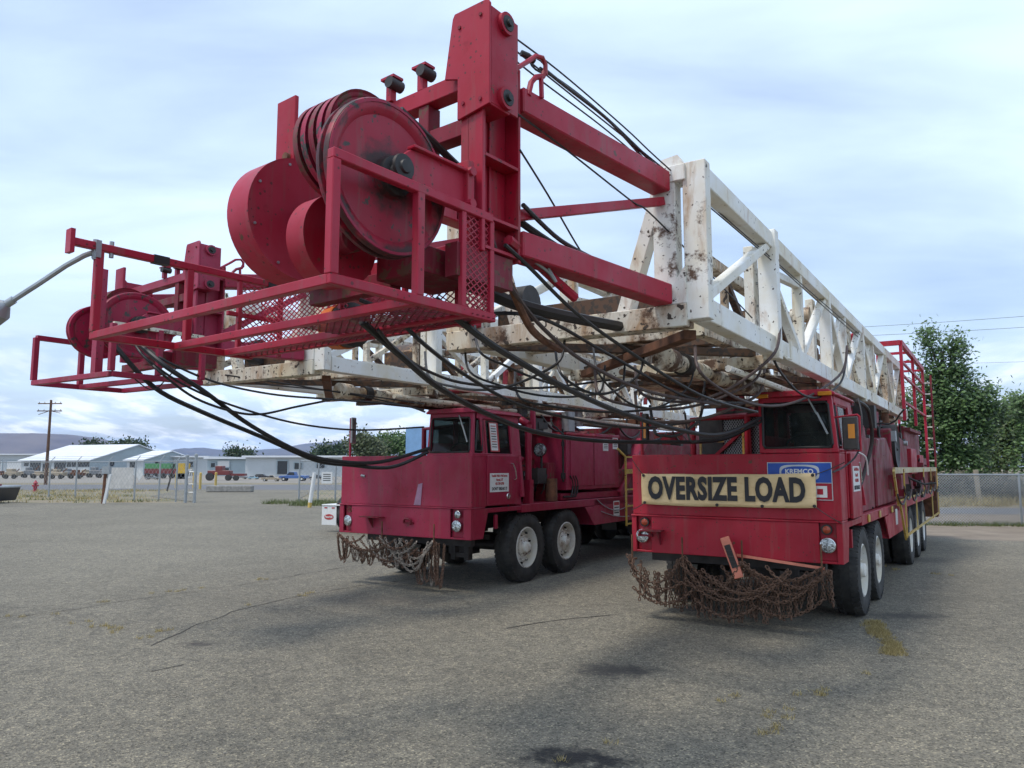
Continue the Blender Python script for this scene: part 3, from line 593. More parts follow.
def crown(root, xf, red, big):
    """crown block head: twin side columns, cross bars, sheaves, belt drums"""
    m = MB()
    # right column: channel with ribs on its outer side
    m.box(-.155, -.10, -.33, 0, 2.86, 3.98); m.box(-.100, 0, -.33, -.305, 2.86, 3.98); m.box(-.100, 0, -.02, 0, 2.86, 3.98)
    m.box(-.100, -.085, -.17, -.155, 2.86, 3.98)
    cm = m.build('crown', red, root, xf, bev=.004)
    for z in (3.38, 3.045, 2.88):
        r = MB(); r.box(-.098, -.002, -.303, -.022, z, z+.016); r.build('rib', red, cm, xf)
    h = MB(); h.prism([(-.26, 3.86), (-.205, 4.19), (-.19, 4.215), (.045, 4.215), (.06, 4.19), (.06, 3.63), (-.145, 3.60), (-.165, 3.60), (-.165, 3.83)], 1, -.35, -.332); h.box(-.15, .055, -.331, -.17, 3.63, 3.645); h.box(.04, .058, -.331, -.10, 3.64, 4.18); h.box(-.155, -.14, -.331, -.1, 3.66, 4.18)
    hb = h.build('head_plate', red, cm, xf, bev=.003)
    for bx_, bz_ in ((-.12, 3.68), (.0, 3.67), (-.15, 4.12), (.0, 4.14)): bb = MB(); bb.cyl((bx_, -.35, bz_), (bx_, -.358, bz_), .011, 6); bb.build('bolt', M['redD'], hb, xf)
    for z in (3.70, 4.12):
        p = MB(); p.cyl((.058, -.22, z), (.085, -.22, z), .062, 18); p.build('pin_boss', red, cm, xf); p = MB(); p.lathe((.085, -.22, z), [(0, .045), (.004, .042), (.004, .02), (.02, .02), (.02, 0)], 16); p.build('pin', M['black'], cm, xf)
    # left column
    l = MB(); l.box(-1.80, -1.60, -.36, -.33, 3.0, 4.2); l.box(-1.64, -1.6, -.33, -.0, 2.9, 4.0); l.prism([(-.33, 3.4), (-.33, 4.18), (-.18, 4.0), (-.1, 3.4)], 0, -1.80, -1.785); l.build('side_column', red, cm, xf, bev=.004)
    p = MB(); p.cyl((-1.66, -.36, 3.78), (-1.66, -.385, 3.78), .03, 10); p.build('pin', M['rust'], cm, xf)
    # cross bars between the columns
    b = MB(); b.box(-1.62, -.155, -.30, -.20, 3.80, 3.90); b.build('cross_bar', red, cm, xf, bev=.004)
    b = MB(); b.box(-1.62, -.155, -.28, -.18, 3.55, 3.645); b.build('cross_bar', M['redD'], cm, xf, bev=.004)
    b = MB(); b.box(-.52, -.44, -.29, -.19, 3.3, 3.8); b.build('hanger', M['redD'], cm, xf, bev=.004)
    b = MB(); b.box(-.155, .0, -.16, -.02, 3.80, 3.93); b.build('web', red, cm, xf, bev=.004); b = MB(); b.box(-1.62, -.155, -.12, -.02, 2.92, 3.02); b.build('cross_bar', red, cm, xf, bev=.004)
    for x, y in ((-.50, -.28), (-.74, -.30)):
        b = MB(); b.box(x-.022, x+.022, y-.02, y+.02, 3.9, 4.03); b.box(x-.05, x+.06, y-.04, y+.04, 4.03, 4.045); b.build('lug', red, cm, xf); b = MB(); b.cyl((x+.03, y-.05, 4.0), (x+.03, y+.05, 4.0), .035, 12); b.build('guide_roller', M['dark'], cm, xf)
    # big near sheave and the stack of cable sheaves behind it
    sy, sz, sr = -.845, 3.115, .378
    s = MB(); disc(s, -.13, sy, sz, sr, .085); s.build('sheave', M['sheaveG'] if big else M['sheave'], cm, xf)
    r_ = MB(); r_.lathe((-.13, sy, sz), [(-.006, sr*.945), (.004, sr*.94), (.004, sr*.975), (-.004, sr*.98)], 48); r_.build('sheave_rim', M['sheave'], cm, xf)
    SY, SZ = -.90, 3.31
    for k in range(5):
        s = MB(); disc(s, -.235-.06*k, SY, SZ, .24, .020); s.build('sheave', M['sheave'] if k % 2 else M['redD'], cm, xf)
    s = MB(); s.cyl((-.50, SY, SZ), (-.24, SY, SZ), .195, 36); s.build('rope_drum_core', M['black'], cm, xf)
    s = MB(); s.cyl((-.16, sy, sz), (-.05, sy, sz), .06, 14); s.build('sheave_shaft', M['black'], cm, xf)
    s = MB(); s.lathe((-.105, sy, sz), [(0, .10), (.02, .095), (.03, .06), (.05, .055), (.055, .0)], 20); s.build('hub', M['black'], cm, xf)
    # bearing arm from the column to the sheave hub
    a = MB(); a.prism([(-.86, 3.10), (-.86, 3.20), (-.80, 3.25), (-.45, 3.29), (-.34, 3.30), (-.34, 3.06), (-.42, 3.05), (-.80, 3.09)], 0, -.075, -.05); a.box(-.10, -.02, -.42, -.37, 3.02, 3.32); a.box(-.075, -.02, -.80, -.36, 3.255, 3.27); a.build('bearing_arm', red, cm, xf, bev=.003)
    for z in (3.26, 3.09): a = MB(); a.cyl((-.05, -.40, z), (.0, -.40, z), .025, 8); a.build('bolt', red, cm, xf)
    a = MB(); a.lathe((-.05, -.85, 3.145), [(0, .065), (.015, .062), (.018, .035), (.03, .03), (.032, .0)], 18); a.build('hub_cap', M['black'], cm, xf)
    if big:
        # belt drums with wide rims
        for name, cx_, cy_, cz_, rr, w in (('drum', -1.02, -.70, 3.13, .345, .19), ('drum', -.50, -.84, 2.88, .23, .13)):
            d = MB(); d.lathe((cx_, cy_, cz_), [(0, 0), (.0, rr*.93), (.006, rr), (-w, rr), (-w, rr*.93), (-w+.01, 0)], 56); dd = d.build(name, red, cm, xf)
        h2 = MB(); h2.cyl((-1.02, -.70, 3.13), (-.94, -.70, 3.13), .065, 12); h2.box(-1.01, -.93, -.76, -.62, 3.06, 3.16); h2.build('drum_bearing', M['black'], cm, xf)
        h2 = MB(); h2.cyl((-.50, -.84, 2.88), (-.40, -.84, 2.88), .075, 14); h2.build('drum_bearing', M['redD'], cm, xf)
        h2 = MB(); h2.box(-1.42, -1.22, -.74, -.2, 3.07, 3.15); h2.build('drum_bracket', red, cm, xf, bev=.004)
        for k in range(8):
            t = k*math.pi/4+.3; b = MB(); b.cyl((-1.021, -.70+.31*math.cos(t), 3.13+.31*math.sin(t)), (-1.012, -.70+.31*math.cos(t), 3.13+.31*math.sin(t)), .008, 6); b.build('rivet', M['steel'], cm, xf)
    else:
        d = MB(); disc(d, -.62, -.98, 3.08, .31, .08); d.build('sheave', M['sheave'], cm, xf)
    # belt / guard housing below the sheaves
    g = MB(); g.box(-.50, -.16, -.60, -.18, 2.72, 2.86); g.box(-1.2, -.5, -.5, -.42, 2.70, 2.80); g.build('guard_box', M['redD'], cm, xf, bev=.004)
    g = MB(); g.box(-.10, -.02, -.50, -.05, 2.70, 2.87); g.build('base_plate', M['redD'], cm, xf)
    # bent guard hoop and lugs at the head
    hp = MB(); hp.tube([(.04, -.10, 3.93), (.04, .02, 4.03), (.045, .08, 4.085), (.05, .14, 4.10), (.05, .17, 4.07), (.05, .17, 4.01)], .014, 8); hp.build('guard_hoop', red, cm, xf)
    hp = MB(); hp.tube([(.02, .04, 3.84), (.02, .07, 3.93), (.03, .10, 3.97), (.04, .16, 4.0), (.045, .17, 4.03)], .017, 8); hp.beam((.04, .14, 3.98), (.04, .145, 3.86), .02, .02); hp.build('guard_hoop', red, cm, xf)
    return cm
def part_of(root, name, mat, fn, **k):
    b = MB(); fn(b); return b.build(name, mat, root, **k)
# ------------------------------------------------------------------ RIG 1 (near, right)
_c = T1.l(CR.w((-.1, -.85, 3.12))); M['sheaveG'] = painted('greasy_sheave_paint', (.34, .010, .032), (.27, .010, .03), chip=(.06, .05, .045), chips=.6, grime=.8); grease_on(M['sheaveG'], _c, .12, .345)
rig1 = thing('drilling_rig_truck', 'red drilling rig truck on the right with blue badge beside its windscreen, mast overhead', 'rig truck', (T1.ox, T1.oy, 0), -T1.a, 'drilling rig trucks parked side by side')
xl, xr = rig_body(rig1, M['red'], 1)
mast1, v1 = mast(rig1, 0, 0, 0)
cx1 = lambda p: T1.l(CR.w(p))
crown1 = crown(rig1, cx1, M['redB'], True)
def crown_beams(xf, mo, red, cm, ylist):
    """boom tubes tying the crown columns back to the mast's front frame"""
    def inv(p): return Vector(p)
    for side, cxs in ((1, -.05), (-1, -1.62)):
        fx = (.71 if side > 0 else -.95)
        for z, w in ((3.80, .15), (2.97, .145)):
            a = xf(Vector((cxs, 0, z))); b = Vector((mo.x+fx, mo.y-3.48, z+mo.z))
            MB().beam(a, b, w, w).build('boom_tube', red, cm, bev=.008)
        a = xf(Vector((cxs, 0, 3.14))); b = Vector((mo.x+fx, mo.y-3.48, 3.665+mo.z)) 
        MB().beam(a, b, .06, .06).build('tie_bar', red, cm, bev=.004)
crown_beams(cx1, Vector((0, 0, 0)), M['redB'], crown1, None)
# service basket on the crown
def basket1(root):
    X0, X1, Y0, Y1, Z0, Z1 = -2.21, -.02, -1.27, -.24, 2.52, 3.06; t = .045
    m = MB()
    for y in (Y0, -.77): m.beam((X0, y, Z0), (X1, y, Z0), t, t)
    m.beam((X0, -.42, Z0), (X1, -.42, Z0), t, t)
    for x in (X0, X1): m.beam((x, Y0-.02, Z0+.001), (x, Y1+.02, Z0+.001), t, t)
    m.beam((X0, Y1, Z0), (X1, Y1, Z0), .035, .03)
    bk = m.build('service_basket', M['redB'], root, cx1, bev=.004)
    def rail(name, *s, w=t):
        for p, q in s: MB().beam(p, q, w, w).build(name, M['redB'], bk, cx1, bev=.004)
    rail('rail', ((X1, Y0-.02, Z1), (X1, Y1, Z1-.01)), ((X0, Y0-.15, Z1), (X0, .05, Z1)))
    rail('rail', ((X0, -.42, 2.80), (X0, .1, 2.80)), w=.03)
    for y in (Y0, -.77, -.46, -.24): rail('post', ((X1, y, Z0+.022), (X1, y, Z1-.022)), w=t if y < -.6 else .032)
    for y in (Y0, -.70, -.33, .0): rail('post', ((X0, y, Z0+.022), (X0, y, Z1-.022)), w=t if y < -.6 else .032)
    MB().box(X0-.035, X0+.035, Y0-.175, Y0-.15, Z1-.07, Z1+.07).build('end_plate', M['redB'], bk, cx1)
    for q, (y, d) in enumerate(((-.95, .10), (-.12, .08))): MB().beam((X0, y, Z1), (X0, y+d, Z1), .052, .052).build('tape_wrap', M['black'], bk, cx1)
    mesh_panel((X1, -.445, Z0+.02), (0, .19, 0), (0, 0, .50), 4, 14, .006, M['redB'], 'mesh_panel', bk, cx1)
    mesh_panel((X0, -.32, Z0+.03), (0, .31, 0), (0, 0, .48), 6, 13, .006, M['redB'], 'mesh_panel', bk, cx1)
    mesh_panel((X0+.03, Y1+.06, Z0+.03), (.95, 0, 0), (0, 0, .42), 17, 12, .006, M['redB'], 'mesh_panel', bk, cx1, 1, (0, 1, 0))
    mesh_panel((-1.05, Y1+.06, Z0+.03), (.98, 0, 0), (0, 0, .22), 17, 6, .006, M['redB'], 'mesh_panel', bk, cx1, 1, (0, 1, 0))
    rail('post', ((-1.30, Y1+.06, Z0), (-1.30, Y1+.06, Z1-.08)), ((-1.05, Y1+.06, Z0), (-1.05, Y1+.06, 2.95)), ((-.30, Y1+.06, Z0), (-.30, Y1+.06, 2.8)), ((-.72, Y1+.06, Z0), (-.72, Y1+.06, 2.85)), w=.032)
    mesh_panel((X0+.02, -.41, Z0-.005), (2.2, 0, 0), (0, .17, 0), 34, 4, .007, M['redD'], 'floor_grating', bk, cx1, 1, (0, 0, 1))
    mesh_panel((X0+1.2, -.75, Z0-.005), (1.0, 0, 0), (0, .32, 0), 16, 7, .007, M['redD'], 'floor_grating', bk, cx1, 1, (0, 0, 1))
    # clamped lamp on its curved pipe
    LAMP = ((-.02, -.02, -.03), (-.06, -.06, -.055), (-.13, -.13, -.12), (-.25, -.225, -.23), (-.36, -.31, -.325))
    c0 = Vector((X0, Y0, Z1)); pts = [c0+Vector(d) for d in LAMP]
    arm = MB().tube(pts, .016, 8).build('lamp_arm', M['steel'], bk, cx1)
    e = pts[-1]; d = (pts[-1]-pts[-2]).normalized(); h = MB(); h.cyl(e, e+d*.05, .024, 10); h.cyl(e+d*.05, e+d*.10, .028, 14, .075); h.cyl(e+d*.10, e+d*.25, .075, 14, .085); h.cyl(e+d*.25, e+d*.31, .085, 14, .03); h.build('lamp_head', M['steel'], arm, cx1)
    k = MB(); k.box(X0-.03, X0+.03, Y0-.03, Y0+.0, Z1-.07, Z1+.035); k.cyl((X0, Y0-.02, Z1-.08), (X0, Y0-.02, Z1+.04), .018, 8); k.cyl((X0, Y0+.07, Z1-.05), (X0, Y0+.07, Z1+.05), .014, 8); k.build('clamp', M['steel'], arm, cx1)
basket1(rig1)
# orange strapped wheel hanging under the crown
ow = MB(); ow.lathe((-1.38, -.08, 2.66), [(0, .0), (0, .13), (.015, .145), (.09, .145), (.10, .12), (.10, 0)], 28); o_ = ow.build('cable_reel', M['dark'], rig1, cx1)
ow = MB(); ow.lathe((-1.385, -.08, 2.66), [(-.10, .0), (-.09, .145), (.03, .152), (.035, .10)], 28); ow.beam((-1.42, -.08, 2.78), (-1.42, -.08, 3.0), .06, .02); ow.build('strap', M['orange'], o_, cx1)
# ------------------------------------------------------------------ RIG 2 (left, farther)
rig2 = thing('drilling_rig_truck', 'faded red drilling rig truck on the left with white sign on its cab door', 'rig truck', (T2.ox, T2.oy, 0), -T2.a, 'drilling rig trucks parked side by side')
rig_body(rig2, M['redT2'], 2)
mo2 = Vector((.12, .78, .05)); mast2, v2 = mast(rig2, *mo2)
cx2 = lambda p: T1.l(CR.w((p[0], p[1], 3.05+(p[2]-3.0)*.87)))+Vector((-.02, 1.58, -.0))
crown2 = crown(rig2, cx2, M['redT2'], False)
crown_beams(cx2, mo2, M['redT2'], crown2, None)
def basket2(root):
    X0, X1, Y0, Y1, Z0, Z1 = -.82, .62, -4.76, -3.83, 2.60, 3.07; t = .05; m = MB(); red = M['redT2']
    for y in (Y0, (Y0+Y1)/2, Y1): m.beam((X0, y, Z0), (X1, y, Z0), t, t)
    for x in (X0, X1): m.beam((x, Y0, Z0+.001), (x, Y1, Z0+.001), t, t)
    bk = m.build('service_basket', red, root, bev=.004)
    for x, y in ((X0, Y0), (X0, -4.3), (X1, Y0), (X1, -4.3), (X1, Y1)): MB().beam((x, y, Z0+.03), (x, y, Z1), .05, .05).build('post', red, bk, bev=.003)
    MB().beam((X0, Y0, Z1), (X0, -4.27, Z1), t, t).build('rail', red, bk); MB().beam((X1, Y0, Z1), (X1, Y1, Z1), .035, .035).build('rail', M['whiteR'], bk)
    MB().box(X1-.32, X1-.24, Y0-.02, Y0+.05, 2.62, 3.62).build('post', red, bk)
basket2(rig2)
# ------------------------------------------------------------------ deck equipment
def add(root, name, mat, *boxes, bev=.006, **k):
    b = MB()
    for q in boxes: b.box(*q)
    return b.build(name, mat, root, bev=bev, **k)
red2 = M['redT2']
# rig 2: engine house, columns, lamp, tanks
eh = add(rig2, 'engine_house', red2, (.48, 1.19, 2.80, 4.9, 1.36, 2.30)); add(eh, 'lid', M['redB'], (.46, 1.21, 2.78, 3.9, 2.301, 2.34)); add(eh, 'lid', red2, (.46, 1.21, 3.92, 4.92, 2.301, 2.36))
for y in (2.95, 3.85): add(eh, 'access_door', red2, (1.191, 1.203, y, y+.85, 1.42, 2.24))
add(rig2, 'equipment_skid', red2, (-.9, 1.15, 2.7, 5.2, 1.19, 1.30), (-.95, .45, 3.2, 5.4, 1.3, 2.2))
cl = MB(); cl.cyl((1.14, 1.66, 1.18), (1.14, 1.66, 2.42), .055, 12); cl.box(1.08, 1.2, 1.60, 1.72, 1.18, 1.55); cl.cyl((1.14, 1.66, 2.42), (1.0, 1.66, 2.50), .06, 12); cl.box(1.09, 1.16, 1.80, 1.86, 2.3, 2.66); cl.build('mast_rest_column', red2, rig2)
cl = MB(); cl.tube([(.6, 1.5, 2.2), (.9, 1.55, 2.05), (.98, 1.6, 1.9), (1.08, 1.62, 1.85)], .05, 8); cl.build('pipe', red2, rig2)
sp = MB(); sp.lathe((1.05, 2.2, 2.03), [(-.06, .0), (-.055, .05), (-.02, .10), (.03, .115), (.05, .115)], 24, 'y'); sp.v = [(x, 4.4-y, z) for x, y, z in sp.v]; sl_ = sp.build('work_lamp', M['black'], rig2); ln = MB(); ln.lathe((1.05, 2.16, 2.03), [(-.0, .108), (-.012, .07), (-.016, .0)], 24, 'y'); ln.build('lens', M['lens'], sl_)
sp = MB(); sp.cyl((1.05, 2.22, 1.95), (1.05, 2.22, 1.70), .02, 6); sp.build('lamp_bracket', M['black'], sl_)
def clutter(root, x0, x1, y0, y1, z0, z1, n, seed):
    rs = random.Random(seed); mats = [M['dark'], M['black'], M['redD'], M['redD'], M['rust'], M['dark'], M['steel']]
    for i in range(n):
        x = rs.uniform(x0, x1); y = rs.uniform(y0, y1); z = rs.uniform(z0, z1); a, b_, c = rs.uniform(.05, .16), rs.uniform(.05, .16), rs.uniform(.05, .18); mb = MB()
        k = rs.random()
        if k < .35: mb.box(x-a, x+a, y-b_, y+b_, z-c, z+c); nm = 'engine_block'
        elif k < .7:
            ax = rs.choice([(1, 0, 0), (0, 1, 0), (0, 0, 1)]); d = Vector(ax)*rs.uniform(.1, .3); mb.cyl(Vector((x, y, z))-d, Vector((x, y, z))+d, rs.uniform(.03, .10), 12); nm = 'filter_canister'
        else:
            p = Vector((x, y, z)); pts = [p]; dd = Vector((rs.uniform(-1, 1), rs.uniform(-1, 1), rs.uniform(-.3, 1))).normalized()
            for q in range(6): dd = (dd+Vector((rs.uniform(-.6, .6), rs.uniform(-.6, .6), rs.uniform(-.7, .5)))).normalized(); pts.append(pts[-1]+dd*.11)
            mb.tube(pts, rs.uniform(.01, .022), 6); nm = 'hose'
        mb.build(nm, rs.choice(mats) if nm != 'hose' else M['black'], root)
clutter(rig2, .1, 1.12, 1.45, 2.7, 1.25, 1.75, 34, 3)
tk = MB(); tk.cyl((1.12, 2.42, 1.19), (1.12, 2.42, 1.56), .10, 14); tk.build('oil_tank', M['rust'], rig2)
st = MB(); st.cyl((1.16, 2.75, 1.5), (1.16, 2.75, 2.40), .018, 6); st.cyl((1.16, 2.75, 2.1), (1.16, 2.75, 2.18), .03, 8); st.cyl((1.16, 2.75, 1.55), (1.16, 2.75, 1.65), .04, 8); st.build('exhaust_pipe', M['black'], rig2)
for k in range(3):
    hp = MB(); hp.tube([(1.16, 2.75+.12*k, 1.25+.0*k)]+[(1.20, 2.85+.09*k+.17*math.sin(t), 1.42-.2*math.cos(t)) for t in (.5, 1, 1.5, 2.1, 2.7)], .016, 6); hp.build('hose', M['black'], rig2)
cr = MB(); cr.beam((1.1, 4.95, 1.22), (1.05, 6.4, 2.3), .22, .16); cr.build('raising_arm', red2, rig2, bev=.01); cr = MB(); cr.lathe((1.0, 5.2, 1.45), [(0, 0), (0, .26), (.16, .26), (.16, 0)], 28); cr.build('winch_drum', M['redD'], rig2)
lad = MB()
for y in (5.05, 5.75): lad.beam((1.27, y, .62), (1.27, y, 1.95), .03, .035)
lad.beam((1.27, 5.05, 1.95), (1.22, 4.8, 2.1), .03, .035); lad.build('ladder', M['yellow'], rig2)
for z in (.64, .98, 1.3, 1.62, 1.93): add(rig2, 'rung', M['yellow'], (1.255, 1.285, 5.07, 5.73, z, z+(.09 if z == 1.62 else .03)), bev=0)
add(rig2, 'far_drawworks', M['redD'], (-1.0, 1.0, 6.6, 9.6, 1.2, 2.25), (-.8, .9, 9.8, 12.8, 1.2, 2.0)); clutter(rig2, -1, 1.1, 5.5, 9, 1.9, 2.5, 26, 11)
for z, y, mt in ((1.03, 4.55, 'decal'), (2.18, 4.2, 'decal'), (2.22, 4.62, 'decal')):
    p = add(rig2, 'warning_sticker', M[mt], (1.216, 1.237, y, y+.26, z-.20, z+.08) if z < 1.5 else (1.204, 1.208, y, y+.22, z-.13, z+.09), bev=0)
    add(p, 'print', M['inkred'], (1.238, 1.2395, y+.02, y+.24, z-.0, z+.06) if z < 1.5 else (1.2085, 1.21, y+.02, y+.2, z+.02, z+.07), bev=0)
    for q in range(3): add(p, 'print', M['ink'], (1.238, 1.2395, y+.03, y+.23, z-.05-.05*q, z-.03-.05*q) if z < 1.5 else (1.2085, 1.21, y+.03, y+.19, z-.02-.03*q, z-.008-.03*q), bev=0)
for a, b_, s_ in (((1.25, 3.85, 1.16), (1.26, 5.2, 1.02), .14), ((1.25, 4.0, .95), (1.26, 5.2, .80), .04)):
    h = MB(); h.tube(sag(a, b_, s_), .008, 5); h.build('hose', M['steel'], rig2)
# door sign and window notice on rig 2
sgn = add(rig2, 'door_sign', M['decal'], (1.2475, 1.2515, .44, .93, 1.39, 1.66), bev=0)
RX = (R(90), 0, R(90))
for t, z, mt, sz, sx in (('Franklin Well & Well Service', 1.622, 'inkred', .048, .72), ('Vernal, UT', 1.565, 'inkred', .05, .8), ('435-789-5798', 1.508, 'inkred', .05, .8), ("DON'T BREAK IT", 1.435, 'ink', .062, .85)):
    lettering('lettering', t, M[mt], sgn, (1.2525, .685, z), RX, sz, sx, .0012)
nt_ = MB(); nt_.add([(1.219, .50, 1.97), (1.219, .74, 1.97), (1.176, .74, 2.40), (1.176, .50, 2.40)], [(0, 1, 2, 3)]); nf = nt_.build('notice_frame', M['inkred'], rig2)
nt_ = MB(); nt_.add([(1.222, .515, 1.99), (1.222, .69, 1.99), (1.181, .69, 2.385), (1.181, .515, 2.385)], [(0, 1, 2, 3)]); pn = nt_.build('notice_paper', M['decal'], nf)
for k in range(9): 
    z = 2.34-.038*k; x = 1.182+(2.385-z)/.395*.041+.003; b = MB(); b.box(x, x+.001, .535, .665, z, z+.012); b.build('print', M['ink'] if k % 3 else M['inkred'], pn)
# mirror on a pole, left side of rig 2 nose
mp = MB(); mp.cyl((-1.20, .10, 1.90), (-1.20, .10, 2.52), .018, 8); mr = mp.build('mirror_post', red2, rig2); mp = MB(); mp.box(-1.17, -1.13, .06, .16, 2.12, 2.53); mp.build('mirror', M['steel'], mr, bev=.01)
dn = MB(); dn.prism([(.20, 1.20), (.33, 1.20), (.36, 1.52), (.28, 1.50)], 1, .006, .0085); dn.build('scrape_mark', simple('pale_scrape', (.36, .20, .30), .6), rig2)
sc_ = MB(); sc_.cyl((-.86, .011, 1.62), (-.78, .011, 1.61), .02, 8); sc_.build('emblem_stub', M['steel'], rig2)
# rig 1: machinery behind the cab
add(rig1, 'machine_housing', M['redD'], (.55, 1.17, 1.9, 3.0, 1.19, 2.14)); 
gu = MB(); gu.prism([(1.75, 1.95), (1.85, 2.3), (2.3, 2.42), (2.8, 2.3), (2.95, 1.9), (2.7, 1.55), (2.0, 1.55)], 0, .55, 1.12); gu.build('chain_guard', M['redD'], rig1, bev=.02)
gu = MB(); gu.prism([(3.05, 1.2), (3.05, 1.85), (3.4, 2.15), (4.3, 2.2), (4.9, 1.95), (5.1, 1.2)], 0, .70, 1.20); gu.build('drawworks_guard', M['redD'], rig1, bev=.02)
gu = MB(); gu.lathe((1.19, 5.6, 2.1), [(0, 0), (.0, .30), (.03, .36), (-.3, .36)], 30); gu.build('drawworks_drum', M['black'], rig1)
gu = MB(); gu.prism([(5.2, 1.2), (5.2, 2.35), (5.9, 2.5), (6.4, 2.3), (7.6, 2.2), (7.6, 1.2)], 0, .5, 1.17); gu.build('drawworks_guard', M['redD'], rig1, bev=.02)
gu = MB(); gu.box(-.9, 1.1, 7.9, 10.4, 1.2, 2.15); gu.box(-.9, 1.15, 10.6, 12.9, 1.2, 1.95); gu.build('machine_housing', M['redD'], rig1, bev=.02)
add(rig1, 'tool_box', M['red'], (.9, 1.22, 7.8, 8.9, 1.62, 2.10), (.9, 1.24, 9.3, 10.2, 1.6, 2.0))
clutter(rig1, .1, .95, 1.5, 3.4, 1.3, 2.35, 34, 5); clutter(rig1, .4, 1.1, 3.0, 7.6, 1.9, 2.5, 46, 6); clutter(rig1, -1.0, .3, 1.9, 5, 1.4, 2.5, 26, 8)
clutter(rig1, .8, 1.26, 3.2, 10, 1.2, 1.7, 30, 9)
add(rig1, 'machine_housing', M['redD'], (-1.0, .4, 2.2, 6, 1.2, 2.3))
# column with mirror left of rig 1 nose
cp_ = MB(); cp_.cyl((-1.02, .12, 1.88), (-1.02, .12, 2.42), .02, 8); c_ = cp_.build('mirror_post', M['red'], rig1); mp = MB(); mp.box(-1.00, -.93, .07, .15, 2.05, 2.40); m_ = mp.build('mirror', M['dark'], c_, bev=.01); add(m_, 'mirror_sticker', M['amber'], (-.975, -.945, .064, .069, 2.1, 2.3), bev=0)
yy_ = MB(); yy_.beam((-.55, .9, 1.89), (-.55, .9, 2.08), .025); yy_.beam((-.55, .9, 2.08), (-.35, 1.2, 2.08), .025); yy_.build('grab_rail', M['yellow'], rig1); yy_ = MB(); yy_.beam((-.12, 1.3, 1.89), (-.12, 1.3, 2.28), .025); yy_.build('grab_rail', M['yellow'], rig1)
# mirror on the right
mp = MB(); mp.box(1.27, 1.42, .08, .14, 1.93, 2.28); m_ = mp.build('mirror', M['dark'], rig1, bev=.012); add(m_, 'mirror_sticker', M['amber'], (1.33, 1.395, .074, .079, 2.05, 2.2), bev=0)
mp = MB(); mp.tube([(1.20, .14, 2.28), (1.42, .14, 2.30), (1.44, .12, 2.28), (1.44, .12, 1.92), (1.22, .14, 1.92)], .011, 6); mp.build('mirror_arm', M['red'], m_)
pn = add(rig1, 'side_panel', M['red'], (1.253, 1.285, .45, 1.10, 1.19, 1.90))
sg = add(pn, 'door_sign', M['decal'], (1.286, 1.290, .52, .98, 1.48, 1.76), bev=0)
for t, z, mt, sz, sx in (('Franklin Well Service', 1.725, 'inkred', .05, .72), ('Vernal, UT', 1.66, 'inkred', .05, .8), ('435-789-5798', 1.60, 'inkred', .05, .8), ("DON'T BREAK IT", 1.52, 'ink', .062, .8)):
    lettering('lettering', t, M[mt], sg, (1.2915, .75, z), RX, sz, sx, .0012)
for x, z in ((.46, 2.535), (1.12, 2.535)):
    b = MB(); b.box(x-.07, x+.07, .035, .058, z-.022, z+.022); b.build('marker_light', M['amber'], rig1, bev=.005)
for y in (1.75, 2.75, 4.1): add(rig1, 'marker_light', M['yellow'], (1.241, 1.262, y, y+.10, 1.075, 1.165))
add(rig1, 'warning_sticker', M['decal'], (1.241, 1.244, 4.6, 4.85, .86, 1.10), bev=0)
# KREMCO badge
bd = add(rig1, 'maker_badge', M['silver'], (.50, 1.165, .005, .010, 1.40, 1.80), bev=0)
add(bd, 'blue_field', M['blue'], (.508, 1.157, .002, .0045, 1.585, 1.792), bev=0); add(bd, 'red_field', M['red'], (.508, 1.157, .002, .0045, 1.408, 1.578), bev=0)
def ring2d(cx, cz, rx, rz, n=40, p=2.6):
    out = []
    for i in range(n):
        t = 2*math.pi*i/n; c, s_ = math.cos(t), math.sin(t); out.append((cx+rx*math.copysign(abs(c)**(2/p), c), cz+rz*math.copysign(abs(s_)**(2/p), s_)))
    return out
b = MB(); b.prism(ring2d(.835, 1.69, .205, .085, p=4), 1, .0005, .0017); b.build('badge_shield', M['silver'], bd); b = MB(); b.prism(ring2d(.835, 1.69, .185, .068), 1, -.0008, .0003); b.build('badge_oval', M['blue'], bd)
lettering('lettering', 'KREMCO', M['decal'], bd, (.835, -.0012, 1.70), (R(90), 0, 0), .072, 1.0, .002)
for a in (.53, .68, .83, .98):
    b = MB(); b.prism([(a, 1.43), (a+.13, 1.43), (a+.13, 1.55), (a, 1.55)], 1, .0002, .0016); q = b.build('badge_letter', M['decal'], bd); b = MB(); b.prism([(a+.03, 1.46), (a+.09, 1.46), (a+.09, 1.52), (a+.03, 1.52)], 1, -.0012, -.0002); b.build('badge_letter', M['red'], bd)
